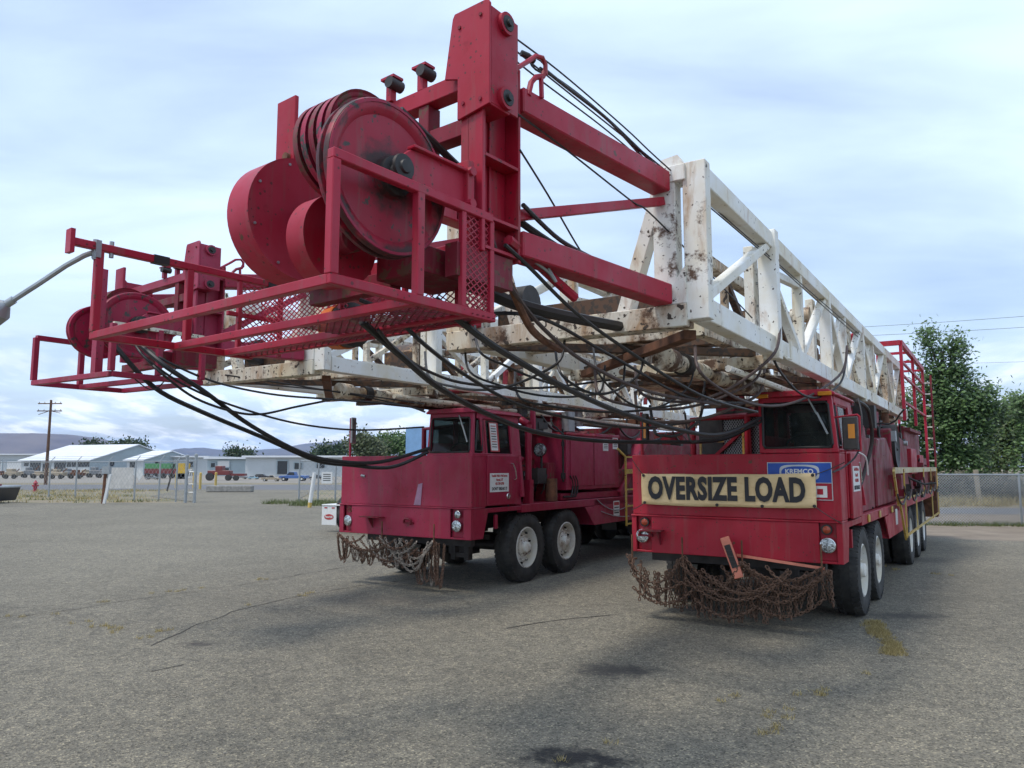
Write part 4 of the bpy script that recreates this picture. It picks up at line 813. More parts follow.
# folding catwalk in yellow along the right flank
X = 1.33
cw = MB(); cw.beam((X, 3.9, 1.70), (X, 12.3, 1.70), .03, .09); cat = cw.build('catwalk_rail', M['cream'], rig1)
for z, w, a, b_ in ((1.24, .026, 4.4, 12.4), (.66, .03, 5.2, 12.4)): MB().beam((X, a, z), (X, b_, z), w, w).build('catwalk_rail', M['yellow'], rig1)
for i in range(5):
    y = 5.0+i*1.8; MB().beam((X+.02, y, .64 if i != 2 else 1.2), (X+.02, y+.0, 1.72 if i != 1 else 1.24), .02, .035).build('catwalk_post', M['yellow'], rig1)
MB().beam((X, 3.85, 1.70), (X, 4.25, 1.18), .03, .05).build('catwalk_post', M['yellow'], rig1); MB().beam((X, 4.45, 1.2), (X, 5.0, .62), .03, .05).build('catwalk_post', M['yellow'], rig1)
for k in range(9):
    h = MB(); y = 3.9+k*.9; h.tube(sag((1.36, y, 1.35+.1*(k % 3)), (1.37, y+1.0, 1.3+.08*(k % 2)), .14+.05*(k % 3)), .014, 6); h.build('hose', M['brownhose'] if k % 2 else M['dark'], rig1)
cw = MB(); cw.box(1.0, 1.30, 12.5, 12.9, .55, 1.7); cw.build('rear_post', M['rust'], rig1)
# red monkey-board cage on the mast
rx = 1.22; cg = MB()
cg.beam((rx, 7.0, 4.05), (rx, 11.6, 4.05), .07, .09); cg.beam((rx-1.1, 7.0, 4.05), (rx, 7.0, 4.05), .08, .09); cage = cg.build('board_cage', M['redB'], rig1)
for y, z0 in ((7.0, 2.6), (9.2, 2.6), (11.6, 1.7)): MB().beam((rx, y, z0), (rx, y, 4.01), .055, .055).build('cage_post', M['redB'], cage)
for y in (7.0, 8.3, 9.8, 11.6): MB().beam((rx-.55, y, 2.6), (rx-.55, y, 4.02), .05, .05).build('cage_post', M['redB'], cage)
for y in (8.3, 9.8, 11.6): MB().beam((rx-.55, y, 4.03), (rx, y, 4.03), .05, .05).build('cage_rail', M['redB'], cage)
MB().beam((rx-.55, 7.0, 3.7), (rx-.55, 11.6, 3.7), .05, .12).build('cage_rail', M['redD'], cage); MB().box(rx-.5, rx-.1, 9.0, 11.5, 2.5, 2.56).build('cage_floor', M['redD'], cage)
for z in (3.7, 3.45, 2.95): MB().beam((rx, 7.0, z), (rx, 11.6, z), .04, .04).build('cage_rail', M['redB'], cage)
MB().beam((rx+.16, 11.6, 1.75), (rx+.16, 11.6, 3.9), .04, .04).build('cage_post', M['redD'], cage)
for k in range(8): MB().beam((rx, 11.6, 1.9+k*.26), (rx+.16, 11.6, 1.9+k*.26), .03, .03).build('rung', M['whiteM'], cage)
for k in range(5): 
    b = MB(); b.tube([(rx-1.0, 6.4+.25*k, 4.0), (rx-.7, 6.3+.25*k, 4.16), (rx-.5, 6.4+.3*k, 4.0), (rx-.3, 6.7+.3*k, 3.8)], .04, 6); b.build('racking_finger', M['redB'], cage)
cg = MB(); cg.beam((-1.35, 7.0, 2.5), (-1.35, 7.0, 4.0), .05, .05); cg.build('cage_post', M['redB'], cage)
# rusty patch plates and dark webs deep in the mast of rig 1
for y, x, z in ((-1.2, .74, 3.4), (1.5, .74, 3.3), (6.0, .7, 3.4)): MB().box(x-.02, x+.02, y, y+.18, z-.35, z+.3).build('web_plate', M['dark'], mast1)
for q in range(3): MB().beam((.86, -1.34, 3.05+.22*q), (.70, -1.34, 3.05+.22*q), .03, .02).build('rung', M['steel'], mast1)
# dark machinery packed under both masts
for rg, mr in ((rig1, M['redD']), (rig2, M['redD'])):
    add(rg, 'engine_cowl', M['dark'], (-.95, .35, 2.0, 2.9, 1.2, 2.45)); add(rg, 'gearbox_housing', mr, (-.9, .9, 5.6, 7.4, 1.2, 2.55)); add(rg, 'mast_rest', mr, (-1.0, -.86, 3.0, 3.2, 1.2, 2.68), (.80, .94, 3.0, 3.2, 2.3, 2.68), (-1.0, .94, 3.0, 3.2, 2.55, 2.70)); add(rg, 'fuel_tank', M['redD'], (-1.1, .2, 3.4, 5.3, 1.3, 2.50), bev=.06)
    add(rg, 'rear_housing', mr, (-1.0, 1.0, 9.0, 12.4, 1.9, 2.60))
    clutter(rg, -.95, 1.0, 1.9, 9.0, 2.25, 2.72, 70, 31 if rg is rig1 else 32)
    for k in range(5):
        b = MB(); y = 2.3+1.5*k; b.tube(sag((1.0-.3*(k % 2), y, 2.6), (.9, y+1.4, 2.55), .22, 8), .022, 6); b.build('hose', M['black'], rg)
# dirty gear seen inside the rear half of both masts
rs = random.Random(21)
for mo, mm in ((Vector((0, 0, 0)), mast1), (mo2, mast2)):
    for k in range(46):
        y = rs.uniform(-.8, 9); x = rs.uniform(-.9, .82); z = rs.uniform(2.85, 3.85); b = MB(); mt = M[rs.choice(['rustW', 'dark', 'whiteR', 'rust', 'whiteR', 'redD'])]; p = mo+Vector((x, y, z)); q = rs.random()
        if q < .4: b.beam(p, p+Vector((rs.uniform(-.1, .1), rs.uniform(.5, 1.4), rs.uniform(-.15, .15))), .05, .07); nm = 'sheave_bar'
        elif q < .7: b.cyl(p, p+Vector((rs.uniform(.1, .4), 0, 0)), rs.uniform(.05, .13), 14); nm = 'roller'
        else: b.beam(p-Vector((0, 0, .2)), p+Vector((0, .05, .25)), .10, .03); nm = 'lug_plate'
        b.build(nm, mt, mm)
for k in range(7):
    b = MB(); y = 4.2+.55*k; b.beam((.72, y, 2.75), (.78, y+.1, 3.5+.05*(k % 3)), .05, .12); b.build('guide_plate', M['dark'] if k % 2 else M['rustW'], mast1)
# ------------------------------------------------------------------ cables and hoses
def cable(root, T, pts, r, mat='cable', name='cable', smooth=6):
    P = [at(*p) for p in pts]; out = []
    for i in range(len(P)-1):
        a = P[max(i-1, 0)]; b, c = P[i], P[i+1]; d = P[min(i+2, len(P)-1)]
        for k in range(smooth):
            t = k/smooth; out.append(.5*((2*b)+(c-a)*t+(2*a-5*b+4*c-d)*t*t+(3*b-a-3*c+d)*t**3))
    out.append(P[-1]); MB().tube([T.l(p) for p in out], r, 7).build(name, M[mat], root)
C1 = lambda *p, r=.014, m='cable', n='cable': cable(rig1, T1, p, r, m, n)
C2 = lambda *p, r=.016, m='cable', n='cable': cable(rig2, T2, p, r, m, n)
# hanging from crown 2 to the cab of rig 2
C2((108, 335, 7.1), (120, 352, 7.05), (155, 388, 7.3), (200, 411, 7.8), (262, 437, 8.5), (315, 460, 9.1), (350, 465, 9.5), (392, 467, 9.9), (428, 452, 10.3), r=.024, n='hose')
C2((140, 345, 7.1), (168, 368, 7.0), (205, 392, 7.5), (250, 425, 8.2), (300, 452, 8.8), (335, 461, 9.2), (380, 462, 9.8), (430, 448, 10.3), r=.024, n='hose')
C2((140, 352, 7.2), (160, 372, 7.0), (195, 398, 7.4), (235, 412, 7.9), (262, 414, 8.2), (295, 407, 8.5), (330, 400, 8.8), r=.013)
C2((135, 345, 7.1), (150, 362, 7), (190, 388, 7.4), (240, 408, 7.9), (300, 424, 8.8), (360, 430, 9.6), (424, 427, 10.2), r=.012)
C2((150, 350, 7.3), (168, 362, 7.2), (215, 382, 7.8), (270, 394, 8.3), (325, 399, 8.8), (400, 405, 9.6), (425, 412, 9.9), r=.012)
C2((225, 375, 9), (300, 386, 9.2), (370, 398, 9.6), (424, 410, 10), r=.010); C2((260, 384, 9), (340, 392, 9.4), (424, 404, 10), r=.009, m='wire')
C2((130, 375, 7.0), (152, 390, 7.2), (168, 377, 7.3), (178, 366, 7.3), r=.006, m='wire')
# hanging from crown 1 back to rig 1
C1((362, 322, 3.9), (400, 355, 4.3), (440, 388, 4.9), (490, 415, 5.8), (540, 433, 6.6), (600, 441, 7.4), (660, 442, 8.0), (720, 440, 8.6), (757, 423, 8.6), r=.021, n='hose')
C1((436, 300, 3.75), (478, 335, 4.0), (520, 362, 4.5), (570, 390, 5.1), (620, 412, 5.8), (680, 430, 6.6), (722, 434, 7.3), (760, 418, 8.2), r=.020, n='hose')
C1((390, 310, 3.9), (425, 345, 4.2), (470, 378, 4.9), (520, 405, 5.6), (580, 420, 6.4), (640, 428, 7.2), (690, 422, 7.8), r=.013)
C1((378, 330, 3.9), (398, 352, 4.3), (430, 372, 5.0), (470, 384, 5.6), (540, 388, 6.5), (610, 380, 7.2), r=.011)
C1((505, 245, 3.9), (530, 268, 4.1), (575, 312, 4.6), (630, 352, 5.2), (700, 395, 5.8), (757, 412, 6.8), r=.012)
C1((492, 240, 3.9), (510, 285, 4.1), (545, 330, 4.6), (590, 365, 5.2), (650, 392, 6), (720, 405, 7), r=.014, m='brownhose')
C1((360, 300, 3.9), (400, 312, 3.9), (470, 314, 4.2), (540, 318, 4.6), (610, 355, 5.6), (690, 398, 6.6), (750, 403, 7.4), r=.012)
C1((520, 150, 3.9), (548, 195, 4.3), (580, 250, 4.8), (605, 285, 5.3), r=.006, m='wire')
C1((498, 100, 3.8), (560, 145, 4.4), (630, 200, 4.9), (655, 218, 5.1), (735, 300, 6.2), (752, 318, 6.5), r=.006, m='wire')
C1((523, 205, 4.0), (560, 240, 4.4), (600, 262, 4.9), r=.014)
# pendant lines over the top
C1((500, 27, 3.9), (560, 72, 4.4), (625, 128, 4.9), (668, 168, 5.2), (760, 248, 6.6), (860, 335, 10), r=.0055, m='wire'); C1((497, 36, 3.9), (550, 78, 4.4), (610, 126, 4.9), (665, 170, 5.2), (762, 252, 6.6), (858, 337, 10), r=.0055, m='wire')
C1((492, 42, 3.9), (540, 80, 4.35), (600, 125, 4.9), (642, 160, 5.2), (664, 178, 5.3), r=.0055, m='wire')
C1((545, 70, 4.2), (570, 90, 4.45), (600, 113, 4.7), (622, 133, 4.9), (655, 165, 5.2), r=.011, m='wire', n='pendant_sling'); C1((540, 68, 4.2), (575, 92, 4.5), (612, 124, 4.8), (650, 166, 5.2), r=.009, m='wire', n='pendant_sling')
sh = MB(); P = [T1.l(at(*p)) for p in ((521, 53, 4.05), (528, 56, 4.07), (534, 62, 4.1))]; sh.tube(P, .018, 8)
e_ = [T1.l(at(538+8*math.cos(t)+2*math.sin(t), 65+7*math.sin(t)+3*math.cos(t), 4.15)) for t in [i*math.pi/6 for i in range(13)]]; sh.tube(e_, .006, 6); sh.build('shackle', M['dark'], rig1)
# loops slung beneath the two masts
rs = random.Random(4)
for k, (a, b_, s_, r_, m_) in enumerate((((560, 372, 5.8), (640, 372, 6.2), 22, .011, 'cable'), ((600, 395, 6.4), (757, 378, 7.2), 22, .013, 'brownhose'), ((640, 392, 6.8), (775, 352, 6.6), 26, .014, 'brownhose'), ((470, 372, 6.2), (620, 388, 6.6), 16, .010, 'cable'),
    ((430, 378, 6.4), (560, 360, 5.6), 20, .011, 'cable'), ((520, 398, 7), (700, 398, 7.4), 14, .012, 'cable'), ((700, 372, 6.0), (842, 372, 8.6), 34, .014, 'brownhose'), ((775, 362, 7), (842, 380, 8.6), 26, .012, 'cable'), ((640, 418, 7.4), (760, 392, 7.6), 14, .016, 'brownhose'),
    ((655, 432, 7.6), (700, 418, 7.9), 10, .016, 'cable'), ((690, 440, 8), (762, 420, 8.4), 6, .012, 'cable'), ((598, 372, 6), (690, 384, 6.6), 30, .009, 'cable'), ((480, 352, 5.4), (600, 392, 6.4), 8, .010, 'cable'))):
    pts = [tuple(a[i]+(b_[i]-a[i])*t/5+(s_*4*(t/5)*(1-t/5) if i == 1 else 0) for i in range(3)) for t in range(6)]
    pts = [(pts[0][0]-5, pts[0][1]-26, pts[0][2]+.3)]+pts+[(pts[-1][0]+5, pts[-1][1]-26, pts[-1][2]+.3)]
    C1(*pts, r=r_, m=m_, n='hose')
C1((480, 250, 3.95), (495, 262, 4.0), (510, 285, 4.15), (532, 330, 4.5), (560, 350, 5.2), r=.024, m='rust', n='link_bar')
C1((508, 240, 3.95), (535, 262, 4.2), (560, 285, 4.4), (575, 298, 4.5), r=.03, m='redB', n='turnbuckle_bar'); C1((535, 262, 4.15), (548, 272, 4.25), (556, 282, 4.3), (548, 268, 4.25), r=.009, m='steel', n='shackle')
C1((400, 262, 3.9), (470, 285, 4.1), (520, 305, 4.5), (575, 318, 5.0), (640, 330, 5.7), r=.04, m='black', n='boom_pipe')
C1((400, 110, 3.75), (470, 178, 4.15), (520, 222, 4.2), (575, 258, 4.6), (600, 270, 4.8), r=.022, m='black', n='boom_pipe')
# right flank of rig 1 cab: cables
C1((833, 472, 7.8), (845, 466, 7.95), (858, 452, 8.05), (862, 420, 8.1), (858, 398, 8.2), r=.010, m='wire')
C1((855, 400, 8.4), (868, 410, 8.7), (872, 440, 8.9), (865, 470, 8.9), (858, 492, 8.8), r=.022, m='dark', n='hose')
C1((858, 452, 8.1), (866, 458, 8.2), (868, 475, 8.3), r=.008, m='decal')
# ------------------------------------------------------------------ banner
ban = thing('oversize_load_banner', 'cream vinyl banner reading OVERSIZE LOAD tied across the right truck nose', 'banner', (T1.ox, T1.oy, 0), -T1.a)
bm_ = MB(); nx, nz_ = 36, 8; vs = []
for j in range(nz_+1):
    for i in range(nx+1):
        u, w = i/nx, j/nz_; sagz = -.018*math.sin(math.pi*u); vs.append((-.96+1.97*u, -.054-.004*math.sin(u*23+w*3)-.004*math.sin(u*9-w*7), 1.672+.012*u-.003*math.sin(u*19)*w-(.362-.003*math.cos(u*11))*(1-w)+sagz*.6))
bm_.add([(a, b, c-.0) for a, b, c in vs], [(j*(nx+1)+i, j*(nx+1)+i+1, (j+1)*(nx+1)+i+1, (j+1)*(nx+1)+i) for j in range(nz_) for i in range(nx)], True)
cl_ = bm_.build('banner_cloth', M['vinyl'], ban); so_ = cl_.modifiers.new('t', 'SOLIDIFY'); so_.thickness = .003
lettering('lettering', 'OVERSIZE LOAD', M['ink'], ban, (.015, -.0665, 1.492), (R(90), 0, 0), .345, .655, .0165, .0004, sp=1.08)
for x, z in ((-.93, 1.65), (-.92, 1.33), (.985, 1.665), (.99, 1.34), (-.05, 1.325), (.45, 1.325)):
    g = MB(); g.lathe((x, -.064, z), [(0, .018), (-.004, .018), (-.006, .01), (-.004, 0)], 12, 'y'); g.build('eyelet', M['black'], ban)
for a, b_ in (((-.93, -.06, 1.65), (-1.09, -.02, 1.84)), ((-.92, -.06, 1.33), (-1.11, -.02, 1.24)), ((.99, -.06, 1.34), (1.24, -.02, 1.17)), ((.985, -.06, 1.665), (1.30, -.04, 1.80))):
    MB().tube(sag(a, b_, .01, 6), .005, 5).build('tie_cord', M['dark'], ban)
# ------------------------------------------------------------------ tyre chains hung under the bumpers
def chain_set(T, label, x0, x1, hooks, n, zlow, mats, seed, drapes, loop=False):
    rs = random.Random(seed); t = thing('hanging_tyre_chains', label, 'tyre chains', (T.ox, T.oy, 0), -T.a)
    for x in hooks:
        h = MB(); h.cyl((x, -.09, .62), (x, -.09, .95), .011, 6); h.beam((x, -.09, .66), (x, .03, .66), .02); h.build('hook', M['rust'], t)
    rail = [(x0, .74)]+[(x, .72) for x in hooks]+[(x1, .72)]
    def top(x):
        hs = sorted([x0]+list(hooks)+[x1]); k = max(i for i in range(len(hs)-1) if hs[i] <= x+1e-6); a, b = hs[k], hs[k+1]; u = (x-a)/(b-a); return .72-.24*4*u*(1-u)*min(1, (b-a)/.6)*.8
    for k in range(n):
        x = x0+(x1-x0)*(k+rs.uniform(.1, .9))/n; z1 = top(x); z0 = max(.06, zlow(x)+rs.uniform(-.06, .05)); y = -.10+rs.uniform(-.07, .09); mb = MB()
        if loop:
            w = rs.uniform(.04, .18); chain_links(mb, sag((x, y, z1), (x+w, y+.03, z1-.03), z1-z0-.02, 12), .04, .0065, .012)
        else: chain_links(mb, [(x, y, z1), (x+rs.uniform(-.015, .015), y+rs.uniform(-.02, .02), (z1+z0)/2), (x+rs.uniform(-.025, .025), y, z0)])
        mb.build('chain', rs.choice(mats), t)
    for (a, za, b, zb, s_, y) in drapes:
        mb = MB(); chain_links(mb, sag((a, y, za), (b, y+rs.uniform(-.02, .02), zb), s_, 16), .050, .0085, .016); mb.build('chain', rs.choice(mats), t)
    return t
cm1 = [M['chain']]
dr = [(-1.12, .72, -.45, .72, .30, -.16), (-1.1, .66, -.5, .70, .42, -.12), (-.45, .72, .22, .72, .34, -.16), (-.42, .74, .30, .70, .26, -.13), (-.45, .66, .75, .66, .34, -.17), (.22, .72, 1.05, .72, .16, -.16), (.25, .72, 1.1, .68, .28, -.14), (-.1, .55, .72, .68, .22, -.18),
      (-.4, .5, .4, .45, .18, -.17), (.3, .45, 1.0, .62, .2, -.17), (-1.05, .35, -.3, .40, .18, -.15), (-.3, .28, .35, .25, .14, -.14), (.3, .30, 1.05, .40, .16, -.12), (-1.05, .5, -.45, .45, .12, -.15), (.0, .66, .9, .66, .3, -.12), (-.7, .5, .2, .42, .05, -.13), (-.2, .62, .5, .5, .16, -.19), (.5, .7, 1.1, .7, .2, -.18)]
chain_set(T1, 'curtain of rusty brown tyre chains hanging under the OVERSIZE LOAD truck bumper', -1.14, 1.16, [-1.08, -.46, .22, 1.04], 74, lambda x: .20-.10*math.cos(x*2.2)+(.30 if x < -.95 else 0)+(.1 if x > .8 else 0), cm1, 5, dr)
dr2 = [(-1.2, .74, -.65, .74, .12, -.12), (-1.15, .72, -.2, .74, .22, -.14), (-.6, .72, .1, .72, .30, -.13), (-.2, .72, .7, .72, .36, -.15), (.05, .72, .66, .72, .26, -.13), (.1, .72, .72, .68, .16, -.12), (.2, .7, .55, .6, .34, -.14), (-.3, .74, .4, .7, .2, -.16), (-1.2, .7, -1.0, .7, .34, -.12), (-1.1, .72, .0, .72, .20, -.16), (-.9, .7, -.2, .7, .26, -.11), (-.5, .7, .3, .72, .40, -.12), (.0, .7, .6, .7, .42, -.16), (-.35, .72, .35, .72, .14, -.17), (-.7, .66, .4, .6, .24, -.14)]
chain_set(T2, 'tangled grey and rusty tyre chains hanging under the farther left truck bumper', -1.2, .78, [-.32, .66], 44, lambda x: .36 if x < .3 else .14, [M['chain'], M['chainG'], M['chain']], 9, dr2, True)
# coral plastic folding warning sign leaning on the bumper and its bar
wb = thing('folded_warning_triangle', 'coral red folded warning triangle with black face standing on the chains', 'warning triangle', (T1.ox, T1.oy, 0), -T1.a)
q = MB(); q.beam((.05, -.15, .98), (.20, -.15, .55), .10, .04, (0, 1, 0)); q.build('case', M['coral'], wb, bev=.008); q = MB(); q.beam((.082, -.175, .90), (.165, -.175, .66), .065, .012, (0, 1, 0)); q.build('face', M['black'], wb, bev=.003)
for k in range(3): q = MB(); p0 = Vector((.082, -.184, .90)).lerp(Vector((.165, -.184, .66)), .25+.25*k); q.box(p0.x-.028, p0.x+.028, -.186, -.181, p0.z-.004, p0.z+.004); q.build('rib', M['dark'], wb)
br = MB(); br.beam((.15, -.045, .782), (1.06, -.045, .700), .018, .028); br.build('bumper_bar', M['coral'], rig1)
# ------------------------------------------------------------------ background: fences, buildings, yard
def gx(px, Y): return (px-512)/FPX*Y/ (1/1) * 1.0
def zat(py, Y): return at(512, py, Y).z
def wire_fence(name, label, P, Q, h, posts, cell, w, rail=True, arms=False, post_r=.03):
    P = Vector(P); Q = Vector(Q); t = thing(name, label, 'fence', P); L = (Q-P).length; d = (Q-P).normalized(); up = Vector((0, 0, 1))
    for s in posts:
        m = MB(); p = d*(L*s); m.cyl(p, p+up*h, post_r, 8); 
        if arms: nrm = d.cross(up); m.beam(p+up*h, p+up*(h+.28)-nrm*.25, .03, .03)
        m.build('post', M['steel'], t)
    if rail: m = MB(); m.cyl(up*(h-.04), d*L+up*(h-.04), .024, 8); m.build('rail', M['steel'], t)
    if arms:
        nrm = d.cross(up)
        for k in range(3): m = MB(); o = up*(h+.1*(k+.7))-nrm*.085*(k+.7); m.tube([o, o+d*L], .008, 3); m.build('barbed_wire', M['steel'], t)
    m = MB(); n = int(L/cell); hh = h-.06
    for s in (1, -1):
        k = -int(hh/cell)-1
        while k <= n:
            a0, a1 = (k*cell, k*cell+hh) if s > 0 else (k*cell+hh, k*cell); z0, z1 = 0.04, hh
            lo, hi = 0.0, 1.0; da = a1-a0
            for lim in (0, L):
                u = (lim-a0)/da
                if 0 < u < 1:
                    if (lim == 0) == (da > 0): lo = max(lo, u)
                    else: hi = min(hi, u)
            if hi-lo > .02 and 0 <= a0+da*(lo+hi)/2 <= L:
                p = d*(a0+da*lo)+up*(z0+(z1-z0)*lo); q = d*(a0+da*hi)+up*(z0+(z1-z0)*hi); u_ = (d*s+up).normalized(); v_ = d.cross(up)
                nn = (up-d*s).normalized()*w
                m.add([p-nn, p+nn, q+nn, q-nn], [(0, 1, 2, 3)])
            k += 1
    m.build('wire_mesh', M['steel'], t, kind='stuff'); return t
wire_fence('chain_link_fence', 'silver chain link fence with top rail along the road on the right', (4.6, 24.2, -.02), (30, 20.8, -.02), 1.58, [.02, .42, .78, .999], .085, .007)
wire_fence('chain_link_fence', 'chain link fence with barbed wire arms across the left dry grass', (-46, 56, -.02), (-15.8, 37.6, -.02), 2.1, [0, .28, .45, .62, .70, .79, .86, .92, .96], .32, .006, True, True, .045)
wire_fence('chain_link_gate', 'open chain link gate behind the white bollard near the left truck', (-10.8, 38.4, 0), (-6.5, 38.8, 0), 2.1, [0, .22, .42, .7, .999], .25, .005, True, False, .045)
gt = thing('gate_post', 'pair of grey gate posts at the end of the left fence', 'gate', (-15.75, 37.3, 0))
for dx, h in ((-.32, 2.25), (.12, 2.3)): m = MB(); m.cyl((dx, 0, 0), (dx, 0, h), .075, 10); m.lathe((dx, 0, h), [(0, .09), (.08, .09), (.12, .0)], 10, 'z'); m.build('post', M['steel'], gt)
for z in (.5, .9, 1.5): m = MB(); m.cyl((-.3, 0, z), (.1, 0, z), .03, 6); m.build('brace', M['steel'], gt)
def onground(px, py):
    Y = CAMH/(CAMH-at(px, py, 1).z)*1.0; return at(px, py, Y).x, Y
# white board, diamond, little signs on the fence
def fence_sign(label, px0, py0, px1, py1, Y, mat='decal', diamond=False, name='sign_board', txt=None):
    a = at(px0, py1, Y); b = at(px1, py0, Y); cx, cz = (a.x+b.x)/2, (a.z+b.z)/2; hx, hz_ = (b.x-a.x)/2, (b.z-a.z)/2; t = thing(name, label, 'sign', (cx, Y, cz)); m = MB()
    if diamond: m.prism([(-hx, 0), (0, -hz_), (hx, 0), (0, hz_)], 1, -.02, .0)
    else: m.box(-hx, hx, -.03, 0, -hz_, hz_)
    m.build('panel', M[mat], t); return t, hx, hz_
M['board'] = simple('weathered_white_board', (.55, .53, .50), .8, 0, .15, 3)
fence_sign('large blank weathered white board on the left chain link fence', 108, 467.5, 134, 488.5, 46, 'board')
fence_sign('white diamond shaped sign on the fence right of the white board', 135, 468, 144, 481, 43.5, 'decal', True)
t, hx, hz_ = fence_sign('small white sign with black marks beside the grey gate posts', 185, 469, 192, 478, 40); m = MB()
for k in range(4): m.beam((-hx*.6+k*.1, -.035, -hz_*.6), (-hx*.5+k*.12, -.035, hz_*.6), .03, .01)
m.build('print', M['ink'], t, kind='stuff')
t, hx, hz_ = fence_sign('square white notice on the gate near the left truck', 321.5, 472, 332.5, 483.5, 38.3)
for k in range(4): m = MB(); m.box(-hx*.7, hx*.7, -.034, -.031, hz_*(.6-.35*k)-.02, hz_*(.6-.35*k)+.02); m.build('print', M['dark'], t)
# leaning white post with its rusty twin, hydrant, bollards
lp = thing('leaning_post', 'white post leaning against a rusty one at the lot edge, grey box on top', 'post', (*onground(102.5, 503.5), 0)); m = MB(); m.beam((0, 0, 0), (.05, 0, 1.45), .10, .10); m.build('rusty_post', M['rust'], lp); m = MB(); m.beam((.10, -.05, 0), (.33, -.05, 1.40), .11, .10); m.build('white_post', M['decal'], lp); m = MB(); m.box(-.06, .28, -.12, .12, 1.42, 1.78); m.build('meter_box', M['steel'], lp)
X_, Y_ = onground(35, 491.5); hy = thing('fire_hydrant', 'red fire hydrant in the dry grass left of the pole', 'hydrant', (X_, Y_, 0)); m = MB(); m.lathe((0, 0, 0), [(0, .16), (.05, .16), (.06, .12), (.55, .12), (.57, .16), (.62, .16), (.66, .11), (.76, .05), (.80, .03), (.80, 0)], 16, 'z'); m.build('barrel', M['redB'], hy); m = MB(); m.cyl((-.22, 0, .42), (.22, 0, .42), .06, 10); m.cyl((0, -.22, .40), (0, 0, .40), .075, 10); m.build('nozzle', M['redB'], hy)
wb_ = thing('bollard', 'leaning white bollard with yellow foot left of the farther rig truck', 'bollard', (*onground(310, 507.5), 0)); m = MB(); m.cyl((0, 0, .22), (.16, 0, 1.50), .085, 14); m.build('pipe', M['decal'], wb_); m = MB(); m.cyl((-.02, 0, 0), (.0, 0, .22), .085, 14); m.build('foot', M['yellow'], wb_)
for px, py, lb in ((176, 488, 'yellow bollard farthest left, by the bent fence brace'), (193.5, 488.5, 'yellow bollard just left of the grey gate posts'), (200, 489, 'yellow bollard just right of the grey gate posts'), (215.5, 488, 'yellow bollard farthest right, in front of the red tractor')):
    X_, Y_ = onground(px, py); b = MB(); b.cyl((0, 0, 0), (0, 0, 1.25), .10, 12); b.lathe((0, 0, 1.25), [(0, .10), (.05, .07), (.07, 0)], 12, 'z'); o = b.build('bollard', M['yellow']); o.location = (X_, Y_, 0); tag(o, lb, 'bollard', 'yellow bollards by the gate')
X_, Y_ = onground(207, 494); cs = MB(); cs.box(-1.6, 1.6, -.3, .3, 0, .45); o = cs.build('concrete_block', simple('grey_concrete', (.26, .25, .23), .9), bev=.05); o.location = (X_, Y_+4, 0); tag(o, 'low grey concrete block beside the yellow bollards', 'block')
br_ = thing('bent_fence_brace', 'dark leaning post behind the fence near the yellow bollard', 'post', (*onground(167, 491), 0)); m = MB(); m.beam((0, 0, 0), (.45, 0, 2.0), .09, .09); m.build('pole', M['dark'], br_)
# utility pole
X_, Y_ = onground(45.5, 484.5); up_ = thing('utility_pole', 'brown wooden utility pole with two crossarms on the far left', 'utility pole', (X_, Y_, 0)); hp_ = zat(400, Y_)
M['wood'] = simple('weathered_wood', (.13, .072, .045), .9, 0, .35, 4, .3)
m = MB(); m.cyl((0, 0, -.1), (0, 0, hp_), .17, 12, .11); m.build('pole', M['wood'], up_)
for dz, l in ((.35, 1.2), (1.1, 1.25)): m = MB(); m.box(-l, l, -.20, -.12, hp_-dz-.08, hp_-dz+.02); ar = m.build('crossarm', M['wood'], up_); [MB().lathe((k*l*.9, -.16, hp_-dz+.02), [(0, .03), (.1, .05), (.14, .02), (.16, 0)], 8, 'z').build('insulator', M['steel'], ar) for k in (-1, -.5, .5, 1)]
m = MB(); m.beam((-1.1, -.16, hp_-1.5), (0, -.1, hp_-1.1), .05, .05); m.beam((1.1, -.16, hp_-1.35), (0, -.1, hp_-1.1), .05, .05); m.build('brace', M['wood'], up_)
# overhead wires on the right
for a, b_, lb in (((800, 330, 46), (1100, 310, 40), 'upper'), ((800, 338, 46), (1100, 322, 40), 'middle'), ((800, 366, 60), (1100, 359, 55), 'lowest')):
    m = MB(); p, q = at(*a), at(*b_); p, q = p-(q-p)*1.2, q+(q-p)*1.2; m.tube([p.lerp(q, i/14)-Vector((0, 0, 1.2*4*(i/14)*(1-i/14)))+Vector((0, 0, 1.1)) for i in range(15)], .012, 4); o = m.build('power_line', M['wire']); tag(o, lb+' of the three thin power lines in the sky above the right trees', 'power line', 'power lines on the right')
